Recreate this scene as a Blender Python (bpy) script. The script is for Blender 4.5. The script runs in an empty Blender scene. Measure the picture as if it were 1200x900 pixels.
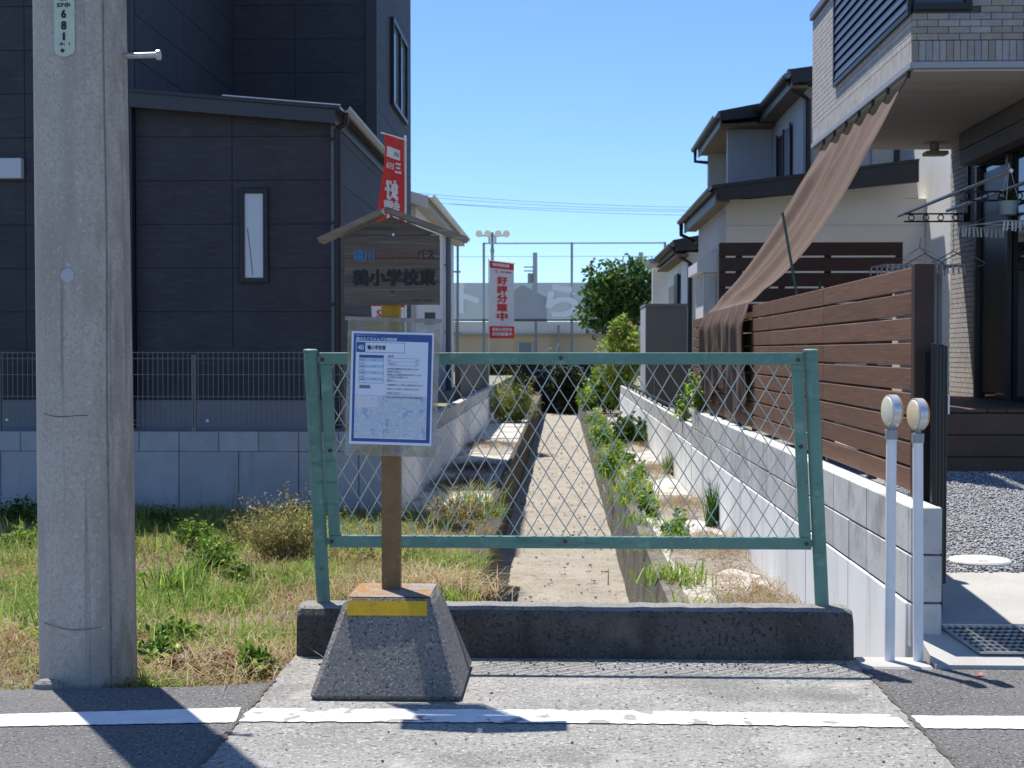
import bpy, math, random
import numpy as np
from mathutils import Vector, Matrix

random.seed(7); RNG = np.random.default_rng(7)
SC = bpy.context.scene
COL = SC.collection
R = math.radians

# ------------------------------------------------------------------ camera
F = 1640.0                       # focal length in photograph pixels (1200 wide)
CAM = Vector((0, 0, 1.25))
YAW = math.atan(57 / F); PITCH = math.atan(38 / F)
cam_d = bpy.data.cameras.new('camera'); cam = bpy.data.objects.new('camera', cam_d); COL.objects.link(cam)
cam.location = CAM; cam.rotation_euler = (R(90) - PITCH, 0, YAW)
cam_d.sensor_width = 36; cam_d.lens = 36 * F / 1200; cam_d.clip_end = 2000; cam_d.clip_start = .05
cam_d.dof.use_dof = True; cam_d.dof.focus_distance = 5.5; cam_d.dof.aperture_fstop = 9
SC.camera = cam
CR = Matrix.Rotation(YAW, 3, 'Z') @ Matrix.Rotation(R(90) - PITCH, 3, 'X')

# ------------------------------------------------------------------ sky and sun
SUN_EL = R(67.2); SUN_AZ = math.atan2(-.53, .85)          # azimuth from +Y towards +X
world = bpy.data.worlds.new('World'); SC.world = world; world.use_nodes = True
wn = world.node_tree.nodes; wl = world.node_tree.links
sky = wn.new('ShaderNodeTexSky'); sky.sky_type = 'NISHITA'; sky.sun_disc = False
sky.sun_elevation = SUN_EL; sky.sun_rotation = SUN_AZ
sky.air_density = 1.0; sky.dust_density = .8; sky.ozone_density = 10; sky.altitude = 2000
wl.new(sky.outputs[0], wn['Background'].inputs[0]); wn['Background'].inputs[1].default_value = .12
sun_d = bpy.data.lights.new('sun', 'SUN'); sun = bpy.data.objects.new('sun', sun_d); COL.objects.link(sun)
sun_d.energy = 4.5; sun_d.angle = R(.53); sun_d.color = (1, .95, .875)
sd = Vector((math.sin(SUN_AZ) * math.cos(SUN_EL), math.cos(SUN_AZ) * math.cos(SUN_EL), math.sin(SUN_EL)))
sun.rotation_euler = sd.to_track_quat('Z', 'Y').to_euler(); sun.location = (-10, 16, 40)
vs = SC.view_settings; vs.view_transform = 'Standard'; vs.look = 'None'; vs.exposure = .7; vs.gamma = 1
SC.render.film_transparent = False
try:
    SC.cycles.use_denoising = True; SC.cycles.max_bounces = 8; SC.cycles.transparent_max_bounces = 16
except Exception: pass

# ------------------------------------------------------------------ helpers
def P(u, v, X=None, Y=None, z=None):
    """photograph pixel + the plane the thing touches -> point"""
    d = CR @ Vector(((u - 600) / F, (450 - v) / F, -1))
    if Y is not None: t = Y / d.y
    elif X is not None: t = X / d.x
    else: t = (z - CAM.z) / d.z
    return CAM + d * t

class MB:
    def __init__(s): s.v = []; s.f = []
    def add(s, vs, fs):
        n = len(s.v); s.v += [tuple(p) for p in vs]; s.f += [tuple(i + n for i in f) for f in fs]; return s
    def box(s, x0, x1, y0, y1, z0, z1, c=0):
        if c <= 0:
            v = [(x, y, z) for x in (x0, x1) for y in (y0, y1) for z in (z0, z1)]
            return s.add(v, [(0, 1, 3, 2), (4, 6, 7, 5), (0, 4, 5, 1), (2, 3, 7, 6), (0, 2, 6, 4), (1, 5, 7, 3)])
        lo = (x0, y0, z0); hi = (x1, y1, z1); v = []; idx = {}
        for i in range(8):
            sg = ((i >> 2) & 1, (i >> 1) & 1, i & 1)
            for a in range(3):
                p = []
                for b in range(3):
                    q = hi[b] if sg[b] else lo[b]
                    if b != a: q += -c if sg[b] else c
                    p.append(q)
                idx[(i, a)] = len(v); v.append(tuple(p))
        f = []
        for a in range(3):
            for sgn in (0, 1):
                cs = [i for i in range(8) if ((i >> (2 - a)) & 1) == sgn]
                f.append([idx[(cs[0], a)], idx[(cs[1], a)], idx[(cs[3], a)], idx[(cs[2], a)]])
        for a in range(3):                      # edges along axis a
            b, d = [q for q in range(3) if q != a]
            for sb in (0, 1):
                for s2 in (0, 1):
                    i0 = (sb << (2 - b)) | (s2 << (2 - d)); i1 = i0 | (1 << (2 - a))
                    f.append([idx[(i0, b)], idx[(i1, b)], idx[(i1, d)], idx[(i0, d)]])
        for i in range(8): f.append([idx[(i, 0)], idx[(i, 1)], idx[(i, 2)]])
        ctr = Vector([(lo[k] + hi[k]) / 2 for k in range(3)]); out = []
        for q in f:
            a, b, d = (Vector(v[q[0]]), Vector(v[q[1]]), Vector(v[q[2]]))
            n = (b - a).cross(d - a)
            if n.dot((a + b + d) / 3 - ctr) < 0: q = q[::-1]
            out.append(tuple(q))
        return s.add(v, out)
    def quad(s, a, b, c, d): return s.add([a, b, c, d], [(0, 1, 2, 3)])
    def hexa(s, bot, top):
        return s.add(list(bot) + list(top), [(3, 2, 1, 0), (4, 5, 6, 7)] + [(i, (i + 1) % 4, 4 + (i + 1) % 4, 4 + i) for i in range(4)])
    def prism(s, poly, axis, a0, a1):
        n = len(poly)
        def mk(p, a):
            q = list(p); q.insert(axis, a); return tuple(q)
        v = [mk(p, a0) for p in poly] + [mk(p, a1) for p in poly]
        f = [tuple(range(n))[::-1], tuple(range(n, 2 * n))] + [(i, (i + 1) % n, n + (i + 1) % n, n + i) for i in range(n)]
        return s.add(v, f)
    def tube(s, pts, r, n=8, cap=True):
        pts = [Vector(p) for p in pts]; m = len(pts)
        rs = r if isinstance(r, (list, tuple)) else [r] * m
        v = []; f = []; prev = None
        for i, p in enumerate(pts):
            t = (pts[min(i + 1, m - 1)] - pts[max(i - 1, 0)]).normalized()
            if prev is None:
                up = Vector((0, 0, 1)) if abs(t.z) < .9 else Vector((1, 0, 0))
                a = t.cross(up).normalized()
            else:
                a = (prev - t * prev.dot(t)).normalized()
            prev = a; b = t.cross(a)
            for k in range(n):
                an = 2 * math.pi * k / n
                v.append(p + (a * math.cos(an) + b * math.sin(an)) * rs[i])
        for i in range(m - 1):
            for k in range(n):
                f.append((i * n + k, i * n + (k + 1) % n, (i + 1) * n + (k + 1) % n, (i + 1) * n + k))
        if cap: f.append(tuple(range(n))[::-1]); f.append(tuple(range((m - 1) * n, m * n)))
        return s.add(v, f)
    def cyl(s, p, r, h, n=24, r2=None):
        p = Vector(p); return s.tube([p, p + Vector((0, 0, h))], [r, r if r2 is None else r2], n)
    def beam(s, a, b, w, h):
        """square bar from a to b; w sideways, h in the up direction"""
        a = Vector(a); b = Vector(b); t = (b - a).normalized()
        up = Vector((0, 0, 1)) if abs(t.z) < .95 else Vector((0, 1, 0))
        x = t.cross(up).normalized(); y = x.cross(t).normalized()
        o = [x * (-w / 2) + y * (-h / 2), x * (w / 2) + y * (-h / 2), x * (w / 2) + y * (h / 2), x * (-w / 2) + y * (h / 2)]
        return s.hexa([a + q for q in o], [b + q for q in o])
    def grid(s, fn, nu, nv):
        v = [tuple(fn(i / nu, j / nv)) for j in range(nv + 1) for i in range(nu + 1)]
        f = [(j * (nu + 1) + i, j * (nu + 1) + i + 1, (j + 1) * (nu + 1) + i + 1, (j + 1) * (nu + 1) + i) for j in range(nv) for i in range(nu)]
        return s.add(v, f)
    def mesh(s, name='m'):
        me = bpy.data.meshes.new(name); me.from_pydata(s.v, [], s.f); me.update(); return me

WPOS = {}
def tag(o, label=None, cat=None, group=None, kind=None):
    if label: o['label'] = label
    if cat: o['category'] = cat
    if group: o['group'] = group
    if kind: o['kind'] = kind
    return o
def thing(name, base, label, cat, group=None):
    o = bpy.data.objects.new(name, None); COL.objects.link(o); o.location = base
    o.empty_display_size = .1; WPOS[o] = Vector(base)
    return tag(o, label, cat, group)
def mk(name, mb, mat, parent=None, smooth=False, label=None, cat=None, group=None, kind=None, origin=None):
    me = mb.mesh(name) if isinstance(mb, MB) else mb
    n = len(me.vertices); co = np.empty(n * 3, dtype=np.float32); me.vertices.foreach_get('co', co); co = co.reshape(-1, 3)
    if origin is None:
        lo = co.min(0); hi = co.max(0); c = (lo + hi) / 2
        if parent is None: c[2] = lo[2]
    else: c = np.array(origin, dtype=np.float32)
    co -= c; me.vertices.foreach_set('co', co.ravel())
    if mat is not None:
        me.materials.clear(); me.materials.append(mat)
    if smooth:
        me.polygons.foreach_set('use_smooth', [True] * len(me.polygons))
        try: me.set_sharp_from_angle(angle=R(35))
        except Exception: pass
    me.update()
    o = bpy.data.objects.new(name, me); COL.objects.link(o)
    c = Vector([float(q) for q in c]); WPOS[o] = c
    if parent is not None: o.parent = parent; o.location = c - WPOS[parent]
    else: o.location = c
    return tag(o, label, cat, group, kind)
def inst(name, me, loc, parent=None, rot=None):
    o = bpy.data.objects.new(name, me); COL.objects.link(o); loc = Vector(loc); WPOS[o] = loc
    if parent is not None: o.parent = parent; o.location = loc - WPOS[parent]
    else: o.location = loc
    if rot: o.rotation_euler = rot
    return o
_cache = {}
def piece(name, dims, loc, mat, parent, c=.003, rot=None):
    """a chamfered block centred at loc; alike pieces share their mesh"""
    key = (name, tuple(round(d, 4) for d in dims), mat.name, c)
    if key not in _cache:
        a, b, d = dims
        me = MB().box(-a / 2, a / 2, -b / 2, b / 2, -d / 2, d / 2, c).mesh(name); me.materials.append(mat); _cache[key] = me
    return inst(name, _cache[key], loc, parent, rot)

def np_mesh(name, verts, tris, cols=None):
    me = bpy.data.meshes.new(name); nv = len(verts); nt = len(tris)
    me.vertices.add(nv); me.vertices.foreach_set('co', np.ascontiguousarray(verts, dtype=np.float32).ravel())
    me.loops.add(nt * 3); me.polygons.add(nt)
    me.polygons.foreach_set('loop_start', np.arange(0, nt * 3, 3, dtype=np.int32))
    me.loops.foreach_set('vertex_index', np.ascontiguousarray(tris, dtype=np.int32).ravel())
    if cols is not None:
        at = me.color_attributes.new('Col', 'FLOAT_COLOR', 'POINT')
        c4 = np.ones((nv, 4), dtype=np.float32); c4[:, :3] = cols; at.data.foreach_set('color', c4.ravel())
    me.update(calc_edges=True); me.validate(); return me

# ------------------------------------------------------------------ materials
def mat_new(name):
    m = bpy.data.materials.new(name); m.use_nodes = True
    return m, m.node_tree.nodes, m.node_tree.links, m.node_tree.nodes['Principled BSDF']
def pm(name, c1, c2=None, s1=3., rough=.8, layers=(), bump=None, rand=0., stretch=(1, 1, 1), metal=0., spec=.4, coord='world', lo=.35, hi=.65):
    m, N, L, B = mat_new(name)
    B.inputs['Roughness'].default_value = rough; B.inputs['Metallic'].default_value = metal; B.inputs['Specular IOR Level'].default_value = spec
    if coord == 'world': src = N.new('ShaderNodeNewGeometry').outputs['Position']
    else: src = N.new('ShaderNodeTexCoord').outputs['Object']
    oi = None
    if rand:
        oi = N.new('ShaderNodeObjectInfo')
    def noise(scale, detail=4, st=None):
        mp = N.new('ShaderNodeMapping'); mp.inputs['Scale'].default_value = st or stretch; L.new(src, mp.inputs[0])
        n = N.new('ShaderNodeTexNoise'); n.inputs['Scale'].default_value = scale; n.inputs['Detail'].default_value = detail; n.inputs['Roughness'].default_value = .6
        L.new(mp.outputs[0], n.inputs['Vector']); return n.outputs[0]
    def ramp(val, a, b):
        r = N.new('ShaderNodeMapRange'); r.inputs[1].default_value = a; r.inputs[2].default_value = b; L.new(val, r.inputs[0]); return r.outputs[0]
    def mix(f, a, b, blend='MIX'):
        x = N.new('ShaderNodeMix'); x.data_type = 'RGBA'; x.blend_type = blend
        if isinstance(f, float): x.inputs[0].default_value = f
        else: L.new(f, x.inputs[0])
        for sock, q in ((6, a), (7, b)):
            if isinstance(q, tuple): x.inputs[sock].default_value = (*q, 1)
            else: L.new(q, x.inputs[sock])
        return x.outputs[2]
    col = c1
    if c2 is not None: col = mix(ramp(noise(s1), lo, hi), c1, c2)
    for ly in layers:
        c, sc, a, b = ly[:4]; st = ly[4] if len(ly) > 4 else None
        col = mix(ramp(noise(sc, 3, st), a, b), col if not isinstance(col, tuple) else tuple(col), c)
    if rand:
        r = ramp(oi.outputs['Random'], 0, 1)
        r2 = N.new('ShaderNodeMapRange'); r2.inputs[3].default_value = 1 - rand; r2.inputs[4].default_value = 1 + rand; L.new(oi.outputs['Random'], r2.inputs[0])
        cc = N.new('ShaderNodeCombineColor')
        for k in range(3): L.new(r2.outputs[0], cc.inputs[k])
        col = mix(1.0, col, cc.outputs[0], 'MULTIPLY')
    if isinstance(col, tuple): B.inputs['Base Color'].default_value = (*col, 1)
    else: L.new(col, B.inputs['Base Color'])
    if bump:
        b = N.new('ShaderNodeBump'); b.inputs['Strength'].default_value = bump[0]; b.inputs['Distance'].default_value = bump[2]
        L.new(noise(bump[1], 6), b.inputs['Height']); L.new(b.outputs[0], B.inputs['Normal'])
    return m
def leafmat(name, trans=.35, rough=.6):
    m, N, L, B = mat_new(name)
    a = N.new('ShaderNodeAttribute'); a.attribute_name = 'Col'
    L.new(a.outputs['Color'], B.inputs['Base Color']); B.inputs['Roughness'].default_value = rough; B.inputs['Specular IOR Level'].default_value = .35
    t = N.new('ShaderNodeBsdfTranslucent'); L.new(a.outputs['Color'], t.inputs['Color'])
    x = N.new('ShaderNodeMixShader'); x.inputs[0].default_value = trans
    L.new(B.outputs[0], x.inputs[1]); L.new(t.outputs[0], x.inputs[2]); L.new(x.outputs[0], N['Material Output'].inputs[0])
    return m
def seethrough(name, col, alpha, rough=.6):
    m, N, L, B = mat_new(name); B.inputs['Base Color'].default_value = (*col, 1); B.inputs['Roughness'].default_value = rough
    B.inputs['Alpha'].default_value = alpha; return m

ASPH = pm('asphalt', (.138, .136, .136), (.18, .177, .174), 1.2, .85, [((.37, .36, .35), 78, .585, .63), ((.04, .04, .041), 64, .575, .62), ((.215, .21, .205), .7, .5, .75), ((.09, .088, .087), 2.4, .62, .74)], (1., 75, .02))
SLAB = pm('bridge_concrete', (.37, .36, .338), (.28, .272, .255), 2.2, .9, [((.11, .107, .10), 58, .58, .63), ((.53, .52, .49), 75, .575, .63), ((.185, .18, .17), 1.1, .56, .74), ((.47, .455, .42), 3.3, .58, .7)], (1., 60, .022))
PAINT = pm('road_paint', (.80, .80, .79), (.70, .70, .69), 14, .7, [((.5, .5, .49), 60, .66, .72)], (.3, 110, .006))
PAINTW = pm('worn_road_paint', (.80, .80, .79), (.70, .70, .68), 14, .75, [((.28, .275, .26), 7, .575, .60), ((.45, .44, .42), 45, .64, .70)], (.4, 100, .008))
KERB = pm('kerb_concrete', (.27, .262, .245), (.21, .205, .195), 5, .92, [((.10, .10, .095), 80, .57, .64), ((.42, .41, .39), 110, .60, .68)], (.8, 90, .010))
KERBF = pm('dark_kerb_face', (.115, .109, .098), (.072, .068, .061), 4, .93, [((.036, .035, .032), 75, .56, .62), ((.20, .19, .172), 85, .62, .70), ((.17, .155, .13), 3, .56, .75), ((.035, .034, .03), 5, .56, .74, (1, 1, .25))], (.9, 85, .012))  # darker, browner concrete for the front and end faces of the kerb
CONC = pm('pale_concrete', (.43, .42, .395), (.36, .352, .33), 2.5, .88, [((.25, .24, .22), 1.1, .58, .78), ((.50, .495, .47), 60, .62, .72)], (.35, 90, .004))
PANEL = pm('retaining_panel_concrete', (.85, .85, .84), (.77, .77, .76), 3, .85, [((.58, .565, .54), 6, .56, .78, (1, 1, .10)), ((.86, .86, .85), 40, .62, .72), ((.48, .46, .42), 1.3, .64, .84)], (.2, 70, .003), rand=.05)
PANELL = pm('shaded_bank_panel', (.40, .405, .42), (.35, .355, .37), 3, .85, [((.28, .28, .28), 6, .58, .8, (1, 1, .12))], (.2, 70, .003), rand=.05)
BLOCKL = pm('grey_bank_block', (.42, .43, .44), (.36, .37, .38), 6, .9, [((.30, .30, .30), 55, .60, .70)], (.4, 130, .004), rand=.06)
BLOCK = pm('block_concrete', (.56, .56, .55), (.46, .46, .452), 6, .9, [((.36, .355, .35), 55, .60, .70), ((.30, .29, .275), 3, .58, .76), ((.26, .25, .23), 8, .62, .8, (1, 1, .15))], (.5, 130, .004), rand=.09)
DIRT = pm('canal_dirt', (.37, .34, .29), (.285, .255, .21), 2.2, .95, [((.17, .14, .11), 9, .60, .69), ((.45, .42, .37), 26, .58, .67), ((.11, .09, .07), 50, .64, .70)], (1., 30, .03))
LEDGE = pm('ledge_concrete', (.52, .51, .485), (.44, .43, .40), 3, .9, [((.34, .295, .235), 2.3, .56, .64), ((.22, .18, .135), 5, .60, .67), ((.17, .13, .10), 36, .63, .69)], (.6, 40, .012))
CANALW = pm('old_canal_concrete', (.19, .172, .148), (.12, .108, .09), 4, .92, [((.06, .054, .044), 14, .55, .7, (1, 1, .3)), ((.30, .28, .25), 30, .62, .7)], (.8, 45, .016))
CANALD = pm('mossy_shaded_canal_concrete', (.085, .073, .052), (.05, .043, .03), 4, .94, [((.03, .027, .018), 14, .55, .7, (1, 1, .3)), ((.075, .08, .03), 5, .58, .72), ((.16, .145, .115), 30, .64, .72)], (.9, 40, .02))  # canal concrete darkened to paint in the left wall's shade, with mossy patches
SOIL = pm('lot_soil', (.27, .225, .17), (.19, .15, .11), 2.5, .95, [((.11, .085, .06), 18, .55, .66), ((.40, .36, .30), 40, .60, .68), ((.11, .13, .04), 1.6, .5, .66)], (1., 40, .03))
EARTH = pm('earth', (.24, .22, .17), (.18, .19, .10), .2, .95)
GRAVB = pm('gravel_bed', (.30, .30, .31), (.20, .20, .21), 40, .9, [((.45, .45, .46), 60, .58, .66)], (.8, 60, .02))
GREEN = pm('green_paint', (.125, .265, .215), (.098, .22, .178), 6, .5, [((.19, .32, .27), 18, .56, .72), ((.06, .15, .12), 9, .6, .75, (.4, 1, 3)), ((.15, .09, .055), 16, .665, .71)], (.2, 60, .004))
RUST = pm('rust', (.14, .065, .035), (.07, .04, .03), 40, .9)
WIRE = pm('coated_wire', (.36, .42, .38), (.46, .50, .47), 30, .45, metal=.2)
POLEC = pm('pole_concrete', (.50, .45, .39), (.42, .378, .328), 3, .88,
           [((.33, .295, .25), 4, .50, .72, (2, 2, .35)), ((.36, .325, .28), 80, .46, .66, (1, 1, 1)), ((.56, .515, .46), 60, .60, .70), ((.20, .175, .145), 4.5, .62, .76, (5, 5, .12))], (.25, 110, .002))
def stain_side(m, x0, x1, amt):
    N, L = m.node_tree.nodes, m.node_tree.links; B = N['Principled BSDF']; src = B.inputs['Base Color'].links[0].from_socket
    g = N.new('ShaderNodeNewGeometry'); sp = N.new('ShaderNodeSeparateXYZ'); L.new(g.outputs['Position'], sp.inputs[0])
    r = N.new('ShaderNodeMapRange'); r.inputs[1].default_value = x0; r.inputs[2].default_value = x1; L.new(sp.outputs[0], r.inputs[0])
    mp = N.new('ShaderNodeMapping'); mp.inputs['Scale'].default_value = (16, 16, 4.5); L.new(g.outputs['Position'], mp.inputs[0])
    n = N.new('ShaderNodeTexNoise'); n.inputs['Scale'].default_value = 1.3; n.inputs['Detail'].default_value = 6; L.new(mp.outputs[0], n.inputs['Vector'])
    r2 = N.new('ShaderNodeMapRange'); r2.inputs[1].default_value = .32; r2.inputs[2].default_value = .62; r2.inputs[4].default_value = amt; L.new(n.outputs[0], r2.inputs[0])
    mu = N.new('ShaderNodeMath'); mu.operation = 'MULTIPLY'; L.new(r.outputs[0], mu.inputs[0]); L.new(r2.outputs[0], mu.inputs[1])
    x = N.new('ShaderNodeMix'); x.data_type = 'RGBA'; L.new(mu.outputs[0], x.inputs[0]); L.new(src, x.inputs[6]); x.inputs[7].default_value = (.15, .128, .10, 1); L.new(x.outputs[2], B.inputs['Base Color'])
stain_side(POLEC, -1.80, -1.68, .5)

SEAM = pm('dark_joint', (.07, .066, .06), (.12, .11, .10), 20, .95)
PSEAM = pm('pole_seam_grey', (.16, .148, .13), (.27, .25, .22), 25, .9)
STEEL = pm('galvanised_steel', (.55, .56, .57), (.45, .46, .47), 20, .38, metal=.75)
WOOD = pm('weathered_board', (.132, .108, .085), (.098, .08, .063), 4, .85, [((.19, .16, .13), 9, .55, .70, (.6, 1, 14)), ((.055, .045, .036), 7, .58, .72, (.5, 1, 16)), ((.15, .086, .04), 2.2, .52, .75)], (.5, 30, .003), stretch=(.5, 1, 8))
ROOFW = pm('weathered_roof_plank', (.24, .20, .155), (.17, .14, .105), 6, .85, [((.35, .30, .235), 10, .56, .7, (.6, 8, 8)), ((.09, .07, .05), 8, .6, .72, (.6, 8, 8))], (.5, 40, .003), stretch=(.6, 6, 6))
BASEC = pm('sign_base_concrete', (.215, .206, .192), (.175, .168, .157), 6, .9, [((.075, .073, .068), 80, .565, .62), ((.37, .36, .34), 95, .585, .64), ((.29, .265, .225), 4, .56, .74)], (.9, 90, .012))
RUSTC = pm('rust_stained_concrete', (.30, .285, .26), (.22, .21, .195), 9, .9, [((.34, .18, .06), 4.5, .50, .62), ((.09, .085, .08), 80, .58, .64), ((.42, .40, .37), 100, .6, .66)], (.8, 90, .010))
YELLOW = pm('yellow_strip', (.66, .40, .012), (.58, .34, .01), 20, .5, [((.30, .20, .03), 28, .63, .70), ((.12, .10, .08), 60, .66, .71)])
YPOST = pm('yellow_paint', (.46, .27, .012), (.36, .20, .012), 15, .55)
BROWN = pm('faded_brown_post', (.215, .125, .05), (.17, .097, .038), 10, .6, [((.26, .165, .08), 50, .62, .72), ((.12, .068, .03), 8, .6, .74, (1, 1, .2))], (.15, 80, .002))
BLACKP = pm('black_print', (.018, .017, .017), None, rough=.7)
BLUEF = pm('faded_blue_print', (.05, .17, .36), (.075, .15, .24), 60, .8)
REDF = pm('faded_red_print', (.17, .075, .055), (.23, .06, .045), 40, .85)
DREDF = pm('dark_red_print', (.055, .022, .02), (.075, .04, .032), 40, .8)
PAPER = pm('poster_paper', (.62, .69, .80), None, rough=.35)
PBLUE = pm('poster_blue', (.035, .085, .30), (.03, .07, .25), 20, .35)
PPALE = pm('poster_pale_blue', (.36, .52, .72), None, rough=.35)
PWHITE = pm('poster_white', (.64, .71, .82), None, rough=.35)
PTEXT = pm('poster_grey_print', (.16, .17, .21), None, rough=.4)
PMAP = pm('poster_map', (.40, .53, .68), (.55, .60, .64), 45, .35, [((.25, .42, .60), 28, .58, .62), ((.58, .33, .33), 130, .61, .64), ((.20, .24, .30), 170, .60, .63), ((.62, .62, .55), 90, .62, .65)], coord='obj')
def sleeve_mat():
    m, N, L, B = mat_new('clouded_plastic')
    B.inputs['Base Color'].default_value = (.34, .36, .35, 1); B.inputs['Roughness'].default_value = .25
    g = N.new('ShaderNodeNewGeometry'); n = N.new('ShaderNodeTexNoise'); n.inputs['Scale'].default_value = 22; n.inputs['Detail'].default_value = 5
    r = N.new('ShaderNodeMapRange'); r.inputs[1].default_value = .3; r.inputs[2].default_value = .7; r.inputs[3].default_value = .30; r.inputs[4].default_value = .66
    L.new(g.outputs['Position'], n.inputs['Vector']); L.new(n.outputs[0], r.inputs[0]); L.new(r.outputs[0], B.inputs['Alpha'])
    c = N.new('ShaderNodeMapRange')
    x = N.new('ShaderNodeMix'); x.data_type = 'RGBA'; x.inputs[6].default_value = (.33, .36, .36, 1); x.inputs[7].default_value = (.30, .26, .15, 1)
    n2 = N.new('ShaderNodeTexNoise'); n2.inputs['Scale'].default_value = 12; L.new(g.outputs['Position'], n2.inputs['Vector'])
    L.new(n2.outputs[0], c.inputs[0]); c.inputs[1].default_value = .45; c.inputs[2].default_value = .62; L.new(c.outputs[0], x.inputs[0]); L.new(x.outputs[2], B.inputs['Base Color'])
    return m
SLEEVE = sleeve_mat()
PLATE = pm('number_plate', (.52, .60, .47), (.47, .55, .43), 20, .4)
SIDING = pm('charcoal_siding', (.043, .046, .057), (.034, .0365, .046), 2.5, .7, [((.056, .059, .069), 9, .54, .70, (.5, .5, 3)), ((.026, .028, .036), 14, .58, .72, (.4, .4, 4)), ((.066, .069, .076), 2.0, .6, .8, (1, 1, .2))], (.4, 40, .005), rand=.05)
DTRIM = pm('charcoal_trim', (.030, .034, .042), None, rough=.45)
BLACKM = pm('black_metal', (.014, .015, .017), None, rough=.4)
FOUND = pm('foundation_mortar', (.25, .26, .275), (.22, .23, .245), 3, .85, bump=(.2, 80, .003))
GUTTER = pm('grey_gutter', (.30, .32, .34), None, rough=.4)
WHITEW = pm('white_siding', (.74, .735, .72), (.68, .675, .66), 2, .7, bump=(.1, 60, .003))
CREAMW = pm('cream_siding', (.66, .635, .60), (.61, .585, .55), 1.6, .7, bump=(.1, 60, .003))
GREYW = pm('grey_siding', (.42, .435, .46), (.38, .395, .42), 2, .7, bump=(.1, 60, .003))
SOFFIT = pm('soffit_board', (.46, .43, .385), (.42, .39, .35), 3, .75)
EBOARD = pm('eave_board_grey', (.13, .14, .155), None, rough=.5)
CEDAR = pm('soffit_wood', (.17, .125, .085), (.14, .10, .065), 8, .7)
BRICK = pm('pale_brick_tile', (.31, .28, .24), (.26, .235, .20), 18, .8, [((.36, .34, .31), 60, .60, .72)], (.4, 110, .004), rand=.14)
BRICK2 = pm('grey_brick_tile', (.31, .305, .30), (.26, .256, .252), 18, .8, [((.37, .365, .36), 60, .60, .72)], (.4, 110, .004), rand=.14)
BRICKJ = pm('pale_brickwork', (.52, .505, .485), (.42, .40, .38), 9, .8, [((.58, .57, .55), 30, .58, .70)], (.4, 110, .004))
MORTAR = pm('dark_mortar', (.10, .098, .095), None, rough=.95)
LOUVRE = pm('louvre_aluminium', (.085, .10, .125), None, rough=.4, metal=.2)
SLAT = pm('brown_slat', (.175, .090, .057), (.135, .069, .043), 5, .62, [((.225, .13, .088), 9, .56, .70, (6, .5, 20)), ((.09, .047, .03), 7, .58, .72, (6, .4, 18))], (.3, 40, .003), rand=.10, stretch=(4, .4, 12))
DSLAT = pm('dark_brown_slat', (.060, .032, .025), (.045, .024, .019), 5, .65, rand=.08)
DECKW = pm('deck_board', (.115, .066, .044), (.088, .05, .033), 5, .6, rand=.12, bump=(.2, 40, .003))
def glass(name, col=(.02, .025, .03), rough=.03):
    m, N, L, B = mat_new(name); B.inputs['Base Color'].default_value = (*col, 1); B.inputs['Roughness'].default_value = rough; B.inputs['Specular IOR Level'].default_value = .8
    return m
DGLASS = glass('dark_glass'); LGLASS = glass('curtained_glass', (.50, .55, .58), .12); SGLASS = glass('sky_glass', (.30, .36, .42), .04)
CLOTH = pm('shade_cloth', (.118, .078, .060), (.105, .068, .052), 6, .85, [((.155, .108, .086), 160, .50, .62), ((.07, .045, .034), 150, .55, .66)], (.3, 160, .002))
WHITEP = pm('white_plastic', (.80, .80, .79), None, rough=.35)
WPOST = pm('white_post', (.78, .79, .80), (.72, .73, .74), 10, .4)
ALU = pm('aluminium', (.60, .61, .62), None, rough=.35, metal=.6)
LENS = pm('pale_lens', (.84, .80, .62), (.78, .74, .56), 60, .25, bump=(.5, 130, .003))
OLENS = pm('orange_lens', (.80, .33, .02), None, rough=.3)
REDB = pm('red_banner_cloth', (.72, .045, .04), (.66, .035, .03), 6, .75)
WHITEB = pm('white_banner_cloth', (.80, .80, .80), (.74, .74, .75), 6, .75)
REDP = pm('red_print', (.72, .05, .05), None, rough=.75)
STONE = pm('gravel_stone', (.46, .46, .47), (.28, .28, .30), 28, .85, rand=0)
PEB = pm('dark_pebble', (.12, .115, .11), (.22, .21, .2), 30, .9)
LEAF = leafmat('leaf', .45, .5); BLADE = leafmat('grass_blade', .5, .7)
STEMM = pm('plant_stem', (.16, .17, .06), (.20, .14, .07), 20, .8)
BARK = pm('bark', (.16, .12, .085), (.09, .07, .05), 8, .95, stretch=(1, 1, .3), bump=(.6, 30, .01))
NETM = seethrough('windbreak_sheet', (.40, .42, .44), .90)
NETL = pm('sheet_lettering', (.86, .88, .90), None)
TANW = pm('tan_wall', (.50, .42, .31), (.44, .37, .27), .8, .85)
PALEW = pm('pale_wall', (.62, .63, .62), (.56, .57, .56), .5, .85)
DNET = pm('dark_screen', (.018, .019, .02), (.03, .03, .03), 10, .9)
FPOLE = pm('far_steel_pole', (.22, .25, .27), None, rough=.5)
FCONC = pm('far_concrete_pole', (.36, .38, .40), None, rough=.8)
SHEDG = pm('shed_grey', (.135, .14, .15), (.12, .125, .135), 1.5, .55)
SHEDL = pm('shed_light', (.42, .43, .45), None, rough=.5)
BRGREY = pm('brown_grey_wall', (.115, .105, .105), (.09, .083, .083), 3, .8)
ROOFT = pm('black_roof', (.022, .024, .028), (.03, .032, .036), 6, .55)
BAMBOO = pm('green_stake', (.04, .09, .06), None, rough=.5)
TERRA = pm('pale_blue_pot', (.38, .47, .52), None, rough=.5)
CABLE = pm('cable', (.06, .065, .07), None, rough=.6)

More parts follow.
